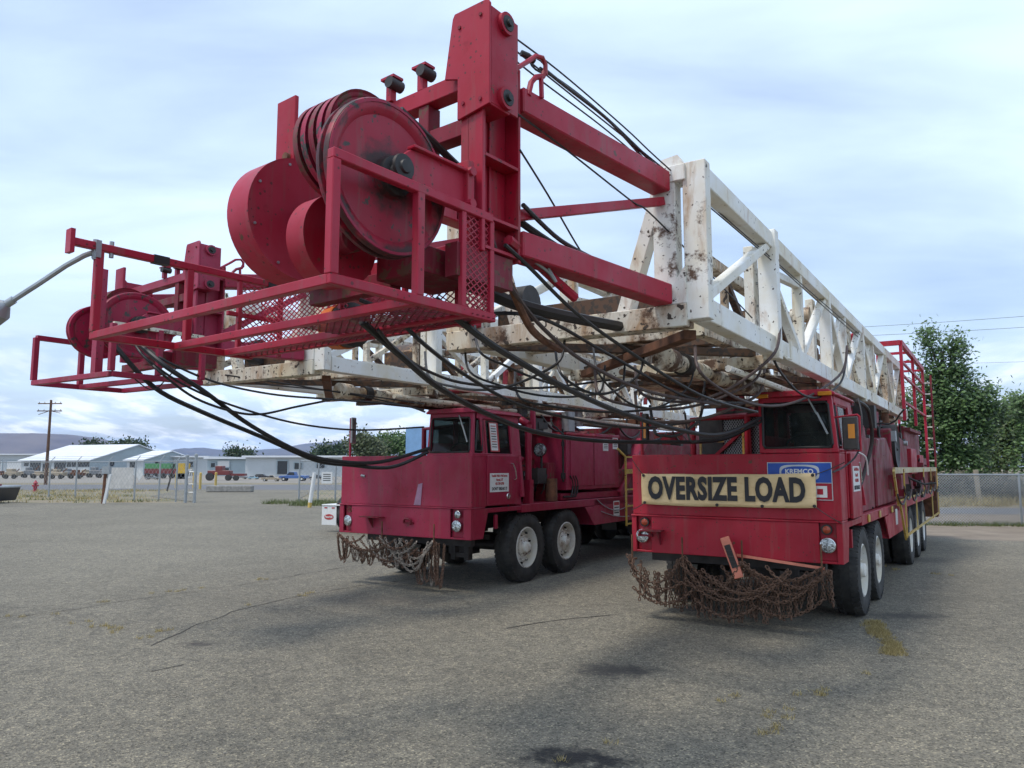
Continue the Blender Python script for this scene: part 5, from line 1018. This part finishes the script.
# buildings
def siding(name, col):
    m, nt, b = mat_new(name); tc = nt.nodes.new('ShaderNodeTexCoord'); w = nt.nodes.new('ShaderNodeTexWave'); w.inputs['Scale'].default_value = 1.6; w.bands_direction = 'X'; nt.links.new(tc.outputs['Object'], w.inputs['Vector'])
    base = mix(nt, ramp(nt, nz(nt, .5, 5, .6), [(.35, W3), (.7, (.6, .6, .6))]), col, tuple(c*.82 for c in col)); nt.links.new(base, b.inputs['Base Color']); b.inputs['Roughness'].default_value = .6; bump(nt, b, w.outputs[0], .5, .05); return m
M['siding'] = siding('pale_metal_siding', (.50, .53, .54)); M['sidingB'] = siding('blue_grey_siding', (.36, .43, .46)); M['roofw'] = siding('white_metal_roof', (.72, .74, .76)); M['win'] = simple('dark_window', (.03, .035, .04), .2)
def shed(label, px0, px1, Y, z_e, z_r, depth, openings, wall='siding', gable=None, flat=False):
    """long metal building seen side-on; gable: pixel of far-right gable end to show the end wall turned towards us"""
    x0, x1 = gx(px0, Y), gx(px1, Y); t = thing('warehouse', label, 'building', (x0, Y, 0)); w = x1-x0; m = MB()
    m.box(0, w, 0, depth, -.1, z_e)
    if not flat: m.prism([(0, z_e), (depth, z_e), (depth/2, z_r-.08)], 0, 0, w)
    m.build('wall', M[wall], t)
    r = MB()
    if flat: r.box(-.5, w+.5, -.8, depth, z_e+.01, z_e+.35)
    else:
        for a, b_ in (((-.5, z_e-.1), (depth/2, z_r)), ((depth+.5, z_e-.1), (depth/2, z_r))): r.prism([a, b_, (b_[0], b_[1]+.18), (a[0], a[1]+.18)], 0, -.5, w+.5)
    r.build('roof', M['roofw'], t)
    for kind, pa, pb, ya, yb in openings:
        a, b_ = gx(pa, Y)-x0, gx(pb, Y)-x0; za, zb_ = zat(yb, Y), zat(ya, Y); o = MB(); o.box(a, b_, -.12, -.02, max(.0, za), zb_); q = o.build('door' if kind != 'w' else 'window', M['win' if kind != 'g' else 'decal'], t)
        f = MB(); f.box(a-.15, b_+.15, -.16, -.12, zb_, zb_+.2); f.box(a-.2, a-.002, -.16, -.121, max(0, za), zb_-.002); f.box(b_+.002, b_+.2, -.16, -.121, max(0, za), zb_-.002); f.build('frame', M['sidingB'], q)
    return t
# gable sheds turned so their right end wall shows
def shed_angled(label, pxl, pxr, pxe, Y, z_e, z_r, yaw, depth, opens, wall2):
    x0 = gx(pxl, Y); L = (gx(pxr, Y)-x0)/math.cos(yaw); t = thing('warehouse', label, 'building', (x0, Y, 0), yaw); m = MB(); m.box(0, L, 0, depth, -.1, z_e); m.build('wall', M['siding'], t)
    g = MB(); g.prism([(0, 0), (depth, 0), (depth, z_e), (depth/2, z_r-.05), (0, z_e)], 0, L+.001, L+.12); e = g.build('end_wall', M[wall2], t)
    r = MB()
    for a, b_ in (((-.6, z_e-.15), (depth/2, z_r)), ((depth+.6, z_e-.15), (depth/2, z_r))): r.prism([a, b_, (b_[0], b_[1]+.2), (a[0], a[1]+.2)], 0, -.6, L+.7)
    r.build('roof', M['roofw'], t)
    for k, (u, w_, z0, z1) in enumerate(opens): o = MB(); o.box(L*u, L*u+w_, -.1, -.02, z0, z1); o.build('window' if z0 > .5 else 'door', M['win'], t)
    for u in (.2, .6): o = MB(); o.box(L+.121, L+.2, depth*u, depth*u+1.3, 1.9, 3.0); o.build('window', M['win'], e)
    return t
shed('long low white building with flat roof at the far left edge', -60, 48, 215, zat(455, 215), 0, 30, [('g', -20, 5, 461, 474), ('g', 10, 25, 461, 474), ('w', 33, 40, 463, 467)], 'siding', None, True)
shed_angled('largest white warehouse with long pale roof behind the utility pole', 24, 112, 150, 185, zat(460.5, 185), zat(447, 185)+.6, R(-22), 26, [(.05, 1.4, 2.0, 3.0), (.14, 3.6, 0, 3.2), (.33, 2.2, 0, 2.6), (.5, 3.8, 0, 3.5), (.68, 1.3, 1.8, 3.0), (.75, 1.3, 1.8, 3.0), (.82, 1.3, 1.8, 3.0), (.88, 1.3, 1.8, 3.0), (.94, 1.3, 1.8, 3.0)], 'sidingB')
shed_angled('smaller gabled shed with pale roof right of the largest warehouse', 129, 150, 170, 165, zat(460, 165), zat(451, 165), R(-24), 14, [(.2, 1.5, 1.6, 2.8)], 'sidingB')
shed('pale flat shed between the gabled shed and the loading door', 158, 209, 170, zat(457.5, 170), 0, 24, [('w', 191, 195, 462, 467)], 'siding', None, True)
shed('blue grey shed with dark loading door and overhanging roof', 209, 248, 150, zat(459, 150), 0, 20, [('w', 213, 217, 463, 467), ('d', 219.5, 231, 468, 472), ('g', 219.5, 231, 461, 467.6)], 'sidingB', None, True)
shed('long pale warehouse with flat roof behind the parked pickups', 247, 440, 140, zat(457.5, 140), 0, 30, [('d', 279, 289, 461, 474), ('w', 296, 303, 463, 469), ('w', 318, 326, 463, 468)], 'siding', None, True)
m = MB(); m.box(0, gx(428, 60)-gx(407, 60), 0, 3, 0, zat(428, 60)); o = m.build('storage_tank', simple('sky_blue_paint', (.20, .36, .58), .5, 0, .1, 2)); o.location = (gx(406, 60), 60, 0); tag(o, 'tall light blue steel box just left of the farther rig cab', 'container')
# vehicles in the yard
def paint(name, col): return simple(name, col, .35, .0, .12, 2, 0)
def truck(label, px, py, wpx, col, kind='pickup', face=1, Y=None):
    x, Yd = onground(px, py); L = wpx/FPX*Yd; t = thing('parked_'+('pickup' if kind == 'pickup' else 'car'), label, 'pickup' if kind == 'pickup' else 'car', (x, Yd, 0), 0 if face > 0 else math.pi); s = L/5.4
    b = MB(); h = s
    body = [(-2.7, .5), (-2.7, 1.05), (-.35, 1.08), (-.1, 1.08), (1.35, 1.08), (2.55, .98), (2.7, .8), (2.7, .5)]
    b.prism([(a*s, z*s) for a, z in body], 1, -.95*s, .95*s); bo = b.build('body', col, t, bev=.05*s)
    c = MB(); roof = [(-.45, 1.09), (-.3, 1.72), (.75, 1.75), (1.3, 1.09)] if kind == 'pickup' else [(-2.3, 1.09), (-1.7, 1.6), (.5, 1.62), (1.3, 1.09)]; c.prism([(a*s, z*s) for a, z in roof], 1, -.85*s, .85*s); cb = c.build('cabin', col, t, bev=.04*s)
    g = MB(); q = [(a*.82+.07, z*.86+.2) for a, z in roof]; g.prism([(a*s, z*s) for a, z in q], 1, -.87*s, .87*s); g.build('window', M['win'], cb)
    for a in (-1.7, 1.75):
        for y in (-.85, .85): w = MB(); w.cyl((a*s, (y-.11)*s, .38*s), (a*s, (y+.11)*s, .38*s), .38*s, 18); wh = w.build('wheel', M['rubber'], t); w = MB(); w.cyl((a*s, (y-.13)*s, .38*s), (a*s, (y+.13)*s, .38*s), .19*s, 12); w.build('rim', M['rim'], wh)
    return t
blu = paint('blue_car_paint', (.06, .13, .33)); wht = paint('white_car_paint', (.6, .6, .58)); blk = paint('black_car_paint', (.03, .03, .035)); gry = paint('grey_car_paint', (.16, .17, .18)); redc = paint('dull_red_machine_paint', (.16, .03, .028)); grn = paint('green_trailer_paint', (.07, .24, .09)); yel = paint('yellow_machine_paint', (.55, .35, .03)); tan = paint('tan_car_paint', (.33, .27, .19))
truck('blue and white pickup truck parked before the long pale warehouse', 294, 481.0, 28, blu, face=-1)
truck('tan pickup parked nose to tail behind the blue and white pickup', 271, 481.2, 18, tan, face=1)
truck('dark suv parked behind the tan pickup', 262, 479, 16, blk, 'car'); truck('small pale blue car left of the dark suv', 253, 479.3, 10, paint('pale_blue_paint', (.25, .40, .48)), 'car')
truck('grey car parked right of the white diamond sign', 152, 479.5, 13, gry, 'car'); truck('dark pickup parked right of the blue and white pickup', 317, 480, 16, blk); truck('grey pickup in the row under the loading door', 240, 479, 14, gry); truck('black car at the end of the row under the loading door', 231, 478.8, 9, blk, 'car')
for px, py, w, col, lb, ct in ((160, 478.5, 32, grn, 'green topped flatbed with red sides behind the fence', 'trailer'), (181, 479, 9, yel, 'small yellow machine behind the fence', 'machine')):
    x, Yd = onground(px, py); L = w/FPX*Yd; t = thing('flatbed_trailer' if ct == 'trailer' else 'yard_machine', lb, ct, (x, Yd, 0)); q = MB(); q.box(-L/2, L/2, 0, 2.2, .7, 1.5); q.build('frame', redc if ct == 'trailer' else col, t); q = MB(); q.box(-L/2, L*.28, .1, 2.1, 1.51, 2.3); q.build('load', col, t)
    for k in range(4): q = MB(); q.cyl((-L*.4+k*L*.25, -.1, .42), (-L*.4+k*L*.25, .2, .42), .42, 14); q.build('wheel', M['rubber'], t)
x, Yd = onground(221, 480.5); t = thing('red_tractor', 'red tractor with big wheels parked under the loading door', 'tractor', (x, Yd, 0)); q = MB(); q.box(-1.6, 1.3, -.6, .6, .7, 1.3); q.box(-.6, .3, -.6, .6, 1.3, 1.9); q.build('body', redc, t, bev=.05)
for a, r_ in ((-1.2, .5), (1.2, .38), (2.2, .34)): q = MB(); q.cyl((a, -.9, r_), (a, -.5, r_), r_, 16); q.build('wheel', M['rubber'], t)
q = MB(); q.box(1.31, 3.2, -.5, .5, .6, .9); q.build('drawbar', redc, t)
# scrap and machinery rows at far left: one-off pieces, individually small
rs = random.Random(12); names = [('scrap_pile', 'scrap'), ('yard_machine', 'machine')]
where = ['by the left frame edge', 'left of the hydrant', 'behind the hydrant', 'left of the utility pole', 'just behind the utility pole', 'right of the utility pole', 'before the warehouse middle', 'before the dark warehouse door', 'left of the fence posts', 'behind the fence posts', 'left of the white board', 'behind the white board']
for i in range(12):
    px = 3+i*9.3; x, Yd = onground(px, 478.2+rs.uniform(-1, 1)); cname = rs.choice(['dark', 'brown', 'rusty', 'grey']); mt = {'dark': blk, 'brown': tan, 'rusty': M['rust'], 'grey': gry}[cname]; t = thing('yard_machine', 'low %s machine %s' % (cname, where[i]), 'machine', (x, Yd, 0)); h = rs.uniform(1.0, 1.9)
    q = MB(); q.box(-.9, .9, -.6, .6, .45, h*.7); q.box(-.7, rs.uniform(-.1, .4), -.5, .5, h*.7, h); q.build('body', mt, t, bev=.05); q = MB(); q.beam((.4, 0, h*.6), (rs.uniform(.9, 1.3), 0, h*rs.uniform(.8, 1.2)), .12, .12); q.build('boom', M['rust'], t)
    for a in (-.6, .6): q = MB(); q.cyl((a, -.7, .35), (a, -.5, .35), .35, 12); q.build('wheel', M['rubber'], t)
# red and black vehicle at the left edge
x, Yd = onground(-38, 504); t = thing('parked_trailer', 'dark trailer with pale rim and red load cut by the left frame edge', 'trailer', (x, Yd, 0)); q = MB(); q.prism([(-3, .10), (1.25, .10), (1.45, .72), (-3, .72)], 1, 0, 2.0); q.build('body', blk, t, bev=.03); q = MB(); q.box(-3, 1.47, -.03, 2.03, .721, .83); q.build('rim', M['steel'], t, bev=.03); q = MB(); q.cyl((-1.2, 0.6, .95), (1.0, .6, .95), .11, 12); q.box(-1.5, .5, .3, 1.4, .83, 1.05); q.box(.4, 1.1, .4, 1.1, .83, .92); q.build('load', M['redD'], t, bev=.02)
q = MB(); q.cyl((.2, -.08, .3), (.2, .2, .3), .3, 16); q.build('wheel', M['rubber'], t)
# trailer with mud flap beside rig 2
x, Yd = onground(334, 532); fl = thing('parked_semi_trailer', 'black truck rear with white mud flap bearing a red oval, beside the left rig', 'truck', (x, Yd, 0), R(-26)); k_ = Yd/FPX
q = MB(); q.box(-.42, .08, -.02, .0, .18, .70); mf_ = q.build('mud_flap', M['decal'], fl, bev=.004); 
q = MB(); q.box(-.42, 1.4, -.04, .55, .705, .735); q.build('fender', M['decal'], fl, bev=.006)
for a in (-.33, -.08): q = MB(); q.box(a, a+.10, -.028, -.021, .63, .66); q.build('reflector', M['inkred'], mf_)
q = MB(); q.prism([(-.17+.16*math.cos(t_), .40+.075*math.sin(t_)) for t_ in [i*math.pi/14 for i in range(28)]], 1, -.026, -.021); q.build('oval_emblem', M['inkred'], mf_); lettering('lettering', 'Peterbilt', M['decal'], mf_, (-.17, -.028, .40), (R(90), 0, 0), .088, .85, .0015)
for y in (.50, 1.75): q = MB(); tyre_mesh(q, (.12, y, .50), .50, .27, -1); tyre_mesh(q, (.45, y, .50), .50, .27, -1); q.build('wheel', M['rubber'], fl)
q = MB(); q.box(.5, 1.6, -.2, 4.0, .6, .95); q.build('chassis', M['black'], fl)
for y in (.3,): q = MB(); q.tube([(.0+.02*i, y+.02, .99+.0*i) for i in range(3)], .02, 5); q.build('hose', M['black'], fl)
# sliver of a white truck at the right frame edge
x, Yd = onground(1032, 532); rt = thing('white_pickup', 'white truck at the right frame edge showing only its mirror and bumper', 'truck', (x+.25, Yd, 0)); q = MB(); q.prism([(.3, .55), (.3, 1.0), (.4, 1.25), (3.0, 1.35), (3.0, .5)], 1, -.9, .9); q.build('body', wht, rt, bev=.04); q = MB(); q.cyl((.75, -1.0, .45), (.75, -.7, .45), .45, 20); q.build('wheel', M['rubber'], rt); q = MB(); q.cyl((.30, -.1, .33), (.30, .3, .33), .33, 20); q.build('wheel', M['rubber'], rt)
q = MB(); q.box(-.10, .08, -.95, -.80, 1.55, 2.25); q.build('mirror', M['black'], rt, bev=.03); q = MB(); q.box(-.11, .06, -.96, -.79, 2.2, 2.28); q.tube([(-.05, -.88, 2.2), (.0, -.88, 1.2)], .035, 6); q.build('mirror_arm', M['chrome'], rt)
wp_ = MB(); wp_.beam((0, 0, -.1), (-.1, 0, 1.62), .16, .14); o = wp_.build('wooden_post', simple('grey_tan_post', (.30, .25, .18), .9, 0, .2, 6, .3)); X_, Y_ = onground(980, 505); o.location = (X_, Y_, 0); tag(o, 'tan wooden post beyond the road behind the right fence', 'post')
# ------------------------------------------------------------------ trees and plants
def leaf_mat(name, a, b_):
    m, nt, b = mat_new(name); oi = nt.nodes.new('ShaderNodeNewGeometry'); c = ramp(nt, oi.outputs['Random Per Island'], [(0, a), (.6, b_), (1, tuple(min(1, x*1.5) for x in b_))]); nt.links.new(c, b.inputs['Base Color']); b.inputs['Roughness'].default_value = .55
    tr = nt.nodes.new('ShaderNodeBsdfTranslucent'); nt.links.new(c, tr.inputs[0]); mx = nt.nodes.new('ShaderNodeMixShader'); mx.inputs[0].default_value = .3; nt.links.new(b.outputs[0], mx.inputs[1]); nt.links.new(tr.outputs[0], mx.inputs[2]); nt.links.new(mx.outputs[0], nt.nodes['Material Output'].inputs[0]); return m
M['leaf'] = leaf_mat('green_leaves', (.035, .075, .022), (.105, .175, .055)); M['leafL'] = leaf_mat('light_green_leaves', (.05, .085, .025), (.12, .17, .055)); M['leafO'] = leaf_mat('olive_leaves', (.05, .065, .03), (.10, .12, .055)); M['leafD'] = leaf_mat('dark_leaves', (.018, .035, .016), (.04, .065, .026)); M['leafG'] = leaf_mat('grey_dry_brush', (.05, .055, .03), (.19, .165, .11)); M['straw'] = leaf_mat('dry_straw', (.26, .20, .08), (.40, .32, .14)); M['weed'] = leaf_mat('green_weeds', (.06, .09, .03), (.13, .15, .05))
M['bark'] = simple('grey_bark', (.14, .12, .10), .9, 0, .3, 6, .4)
def tree(label, x, Y, h, blobs, n, ls, mat='leaf', seed=1, name='leafy_tree', trunk=.16, cat='tree'):
    """blobs: (dx, dz, rx, rz) in metres from the base"""
    rs = random.Random(seed); t = thing(name, label, cat, (x, Y, 0)); m = MB(); m.tube([(0, 0, -.1), (.05, 0, h*.3), (-.05, .05, h*.6), (0, 0, h*.85)], trunk*.6, 8)
    m.cyl((0, 0, -.1), (.05, 0, h*.3), trunk, 10, trunk*.75)
    for dx, dz, rx, rz in blobs: m.tube([(0, 0, min(dz*.6, h*.5)), (dx*.5, rs.uniform(-.3, .3), dz*.85), (dx, 0, dz+rz*.4)], trunk*.28, 5)
    m.build('trunk', M['bark'], t); c = MB(); tot = sum(b[2]*b[3] for b in blobs)
    for dx, dz, rx, rz in blobs:
        nb = int(n*rx*rz/tot); clumps = []
        for i in range(max(8, nb//38)):
            while True:
                p = Vector((rs.uniform(-1, 1), rs.uniform(-1, 1), rs.uniform(-1, 1)))
                if .25 < p.length < 1: break
            p = p.normalized()*p.length**.5; clumps.append(Vector((dx+p.x*rx, p.y*rx*.8, dz+p.z*rz)))
        for i in range(nb):
            q = rs.choice(clumps); r_ = ls*rs.uniform(1.2, 3.2); o = q+Vector((rs.gauss(0, 1), rs.gauss(0, 1), rs.gauss(0, .75)))*r_*.62; u = Vector((rs.gauss(0, 1), rs.gauss(0, 1), rs.gauss(0, 1))).normalized(); v = u.orthogonal().normalized(); s = ls*rs.uniform(.6, 1.2)*.5
            c.add([o-u*s, o+v*s*.6, o+u*s, o-v*s*.6], [(0, 1, 2, 3)])
    c.build('crown', M[mat], t); return t
def P_(px, py, Y): p = at(px, py, Y); return p.x, p.z
def tree_px(label, pxc, Y, tops, n, ls, mat, seed, **k):
    x = P_(pxc, 400, Y)[0]; bl = []
    for px, py, rpx, rpy in tops: q = P_(px, py, Y); bl.append((q[0]-x, q[1], rpx/FPX*Y, rpy/FPX*Y))
    return tree(label, x, Y, max(b[1]+b[3] for b in bl), bl, n, ls, mat, seed, **k)
tree_px('tall green poplar with two narrow tops behind the right fence', 945, 42, [(930, 350, 7, 22), (952, 358, 9, 22), (932, 395, 16, 24), (958, 392, 20, 26), (940, 440, 24, 30), (968, 430, 22, 34), (985, 400, 10, 16), (905, 430, 14, 40), (955, 470, 30, 22), (940, 372, 12, 20), (975, 408, 16, 22), (945, 415, 26, 26), (926, 340, 4, 14), (957, 343, 5, 12), (995, 412, 7, 9)], 24000, .25, 'leaf', 3)
tree_px('looser green tree right of the tall poplar at the frame edge', 1000, 46, [(1000, 425, 16, 22), (1020, 410, 12, 18), (1016, 440, 22, 26), (990, 455, 20, 20), (1040, 430, 20, 30)], 15000, .24, 'leafL', 4)
tree_px('slender tree with drooping leaves cut by the right frame edge', 1032, 40, [(1022, 405, 7, 12), (1034, 420, 14, 26), (1028, 460, 12, 26)], 3500, .22, 'leaf', 5)
for i, (px, c_, w_, h_) in enumerate(((945, 'grey dry bush farthest left behind the right fence', 20, 12), (966, 'grey dry bush left of the tan wooden post', 14, 13), (992, 'grey dry bush right of the tan wooden post', 16, 12), (1014, 'grey dry bush nearest the right frame edge', 14, 11))):
    tree_px(c_, px, 37.5, [(px, 489, w_, h_), (px-6, 484, w_*.5, h_*.8)], 2600, .13, 'leafG', 30+i, name='dry_bush', trunk=.04, cat='bush')
tree_px('broad dark tree standing behind the largest warehouse roof', 130, 205, [(122, 447, 7, 3.5), (130, 445, 8, 4), (138, 447.5, 7, 3.5)], 2200, .7, 'leafD', 8, trunk=.5)
tree_px('small dark tree top left of the broad one over the roof', 96, 215, [(95, 447.5, 8, 3)], 900, .9, 'leafD', 9, trunk=.4)
tree_px('dark pointed tree behind the flat sheds', 235, 190, [(232, 454, 5, 3.5), (238, 455, 6, 3), (234, 451, 2.5, 4)], 1300, .6, 'leafD', 10, trunk=.4); tree_px('small round tree right of the dark pointed one', 248, 200, [(247, 455.5, 5, 3)], 500, .8, 'leafD', 11, trunk=.3)
tree_px('round dark tree left of the rig mirror post', 333, 170, [(328, 453, 8, 5), (337, 452, 8, 5)], 1500, .8, 'leafD', 12, trunk=.4); tree_px('small dark tree farther left of the mirror post', 318, 190, [(318, 454, 3, 3)], 400, .7, 'leafD', 13, trunk=.3)
tree_px('tall olive green tree just right of the rig mirror post', 368, 110, [(364, 446, 10, 9), (361, 439, 5, 6), (373, 450, 10, 8)], 2600, .55, 'leafO', 14, trunk=.3); tree_px('darker green tree beside the olive one over the rig nose', 390, 115, [(384, 446, 10, 8), (397, 443, 10, 9), (408, 446, 9, 8)], 2800, .55, 'leaf', 15, trunk=.3)
# distant dark tree line seen under the masts
for i, (px, w_, h_) in enumerate(((870, 26, 20),)): tree_px(['green tree behind the right rig machinery'][i], px, 60, [(px, 448, w_, h_), (px+14, 436, w_*.5, h_*.7)], 2200, .35, 'leaf', 50+i)
# grass and weeds
def tufts(name, label, pts, mat, seed, hmin, hmax, w=.006, per=14):
    rs = random.Random(seed); m = MB()
    for x, y, r_ in pts:
        for k in range(per):
            a = rs.uniform(0, 6.28); d = rs.uniform(0, 1)**.7*r_; bx, by = x+d*math.cos(a), y+d*math.sin(a); h = rs.uniform(hmin, hmax); lx, ly = rs.gauss(0, .5)*h, rs.gauss(0, .5)*h; t_ = rs.uniform(0, 3.14); ux, uy = math.cos(t_)*w, math.sin(t_)*w
            m.add([(bx-ux, by-uy, 0), (bx+ux, by+uy, 0), (bx+lx, by+ly, h)], [(0, 1, 2)])
    o = m.build(name, M[mat]); return tag(o, label, 'grass', None, 'stuff')
rs = random.Random(77); pts = []
def crack(path, dens, gap=.55, spread=.06):
    for i in range(len(path)-1):
        (x0, y0), (x1, y1) = gp(*path[i]), gp(*path[i+1]); L = math.hypot(x1-x0, y1-y0)
        for k in range(int(L*dens)):
            u = rs.random()
            if noise.noise(Vector((x0+(x1-x0)*u, y0+(y1-y0)*u, 3))*1.6) > gap-.5: pts.append((x0+(x1-x0)*u+rs.gauss(0, spread), y0+(y1-y0)*u+rs.gauss(0, spread), .05))
crack([(872, 622), (880, 634), (893, 645), (893, 655)], 130, .2, .045); crack([(893, 650), (870, 668), (832, 690), (800, 702), (780, 716), (765, 745)], 12, .45); crack([(612, 742), (646, 748)], 10, .4); crack([(10, 616), (50, 622), (110, 628), (150, 640)], 8, .5); crack([(50, 615), (120, 598), (200, 588), (300, 574)], 6, .55); crack([(130, 650), (165, 630), (240, 606), (330, 590)], 5, .6); crack([(720, 702), (760, 690)], 5, .5); crack([(600, 742), (560, 760)], 5, .5); crack([(910, 560), (870, 565), (940, 575)], 8, .5, .1)
tufts('crack_grass', 'short yellowed grass growing in the asphalt cracks', pts, 'straw', 3, .012, .045, .003, 26)
pts = [(rs.uniform(-70, -8.5), rs.uniform(37.4, 58), .5) for _ in range(1500)]; pts = [p for p in pts if not (-26.5 < p[0] and p[1] > 38.4+(-p[0]-15.5)*1.0-.5 and p[0] > -26) ]
tufts('dry_grass', 'dry yellow grass strip before the left fence', pts, 'straw', 4, .05, .22, .018, 12); tufts('green_weeds', 'green weeds scattered through the left dry grass', pts[::5], 'weed', 5, .05, .2, .02, 14)
pts = [(rs.uniform(8, 60), 33.6+rs.uniform(0, 4), .4) for _ in range(900)]; tufts('dry_grass', 'tall yellow grass along the far side of the right road', pts, 'straw', 6, .15, .55, .02, 14)
pts = [(x := rs.uniform(6, 30), 24.2-(x-4.6)*.134+rs.gauss(0, .22), .25) for _ in range(420)]; tufts('green_weeds', 'green weeds along the foot of the right fence', pts, 'weed', 7, .04, .16, .012, 16)
pts = [(rs.uniform(-12, -8.5), rs.uniform(35.8, 37.4), .3) for _ in range(50)]+[(gp(310+rs.uniform(-16, 16), 505)[0], gp(310, 505)[1]+rs.uniform(-1, 1), .4) for _ in range(50)]; tufts('green_weeds', 'weeds round the leaning white bollard', pts, 'weed', 8, .06, .3, .014, 16)
def tar_line(label, path, w):
    P = [Vector((*gp(*p), .0)) for p in path]; m = MB(); pts = []
    for i in range(len(P)-1):
        n = max(2, int((P[i+1]-P[i]).length/.12)); d = (P[i+1]-P[i]).normalized(); q = Vector((-d.y, d.x, 0))
        for k in range(n): c = P[i].lerp(P[i+1], k/n); c += q*noise.noise(c*1.7)*.10; ww = w*(.5+abs(noise.noise(c*5+Vector((9, 0, 0))))*1.6); pts.append((c-q*ww, c+q*ww))
    vs = []; [vs.extend(((a.x, a.y, .004), (b.x, b.y, .004))) for a, b in pts]
    m.add(vs, [(2*i, 2*i+1, 2*i+3, 2*i+2) for i in range(len(pts)-1)]); o = m.build('asphalt_crack', M['crackm']); o['kind'] = 'structure'
M['crackm'] = simple('crack_filled_with_dirt', (.055, .05, .042), .95, 0, .4, 9, 0)
tar_line('', [(505, 628), (560, 620), (625, 614)], .012); tar_line('', [(150, 646), (230, 612), (330, 590), (470, 572)], .008); tar_line('', [(20, 618), (90, 606), (210, 590), (390, 560)], .008); tar_line('', [(152, 672), (200, 662)], .01)
# loose stones
rs = random.Random(5); m = MB()
for _ in range(1600):
    y = rs.uniform(1.5, 18)**1.0; x = rs.uniform(-.75, .75)*y; s = rs.uniform(.003, .009); z = s*.4; m.add([(x-s, y, z), (x, y-s, z), (x+s, y, z), (x, y+s, z), (x, y, z+s*.8), (x, y, 0)], [(0, 1, 4), (1, 2, 4), (2, 3, 4), (3, 0, 4)])
tag(m.build('loose_gravel', M['gravel']), 'loose pale gravel grains scattered over the asphalt', 'gravel', None, 'stuff')
# ------------------------------------------------------------------ haze
hm = bpy.data.materials.new('haze_air'); hm.use_nodes = True; nt = hm.node_tree; nt.nodes.clear(); ou = nt.nodes.new('ShaderNodeOutputMaterial'); pv = nt.nodes.new('ShaderNodeVolumePrincipled'); pv.inputs['Color'].default_value = (.36, .56, 1.0, 1); pv.inputs['Density'].default_value = 7e-5; nt.links.new(pv.outputs[0], ou.inputs['Volume'])
hzb = MB(); hzb.box(-8950, 8950, -55, 8950, -1.2, 330); h_ = hzb.build('haze', hm); h_['kind'] = 'stuff'; h_['label'] = 'thin blue haze over the far hills'
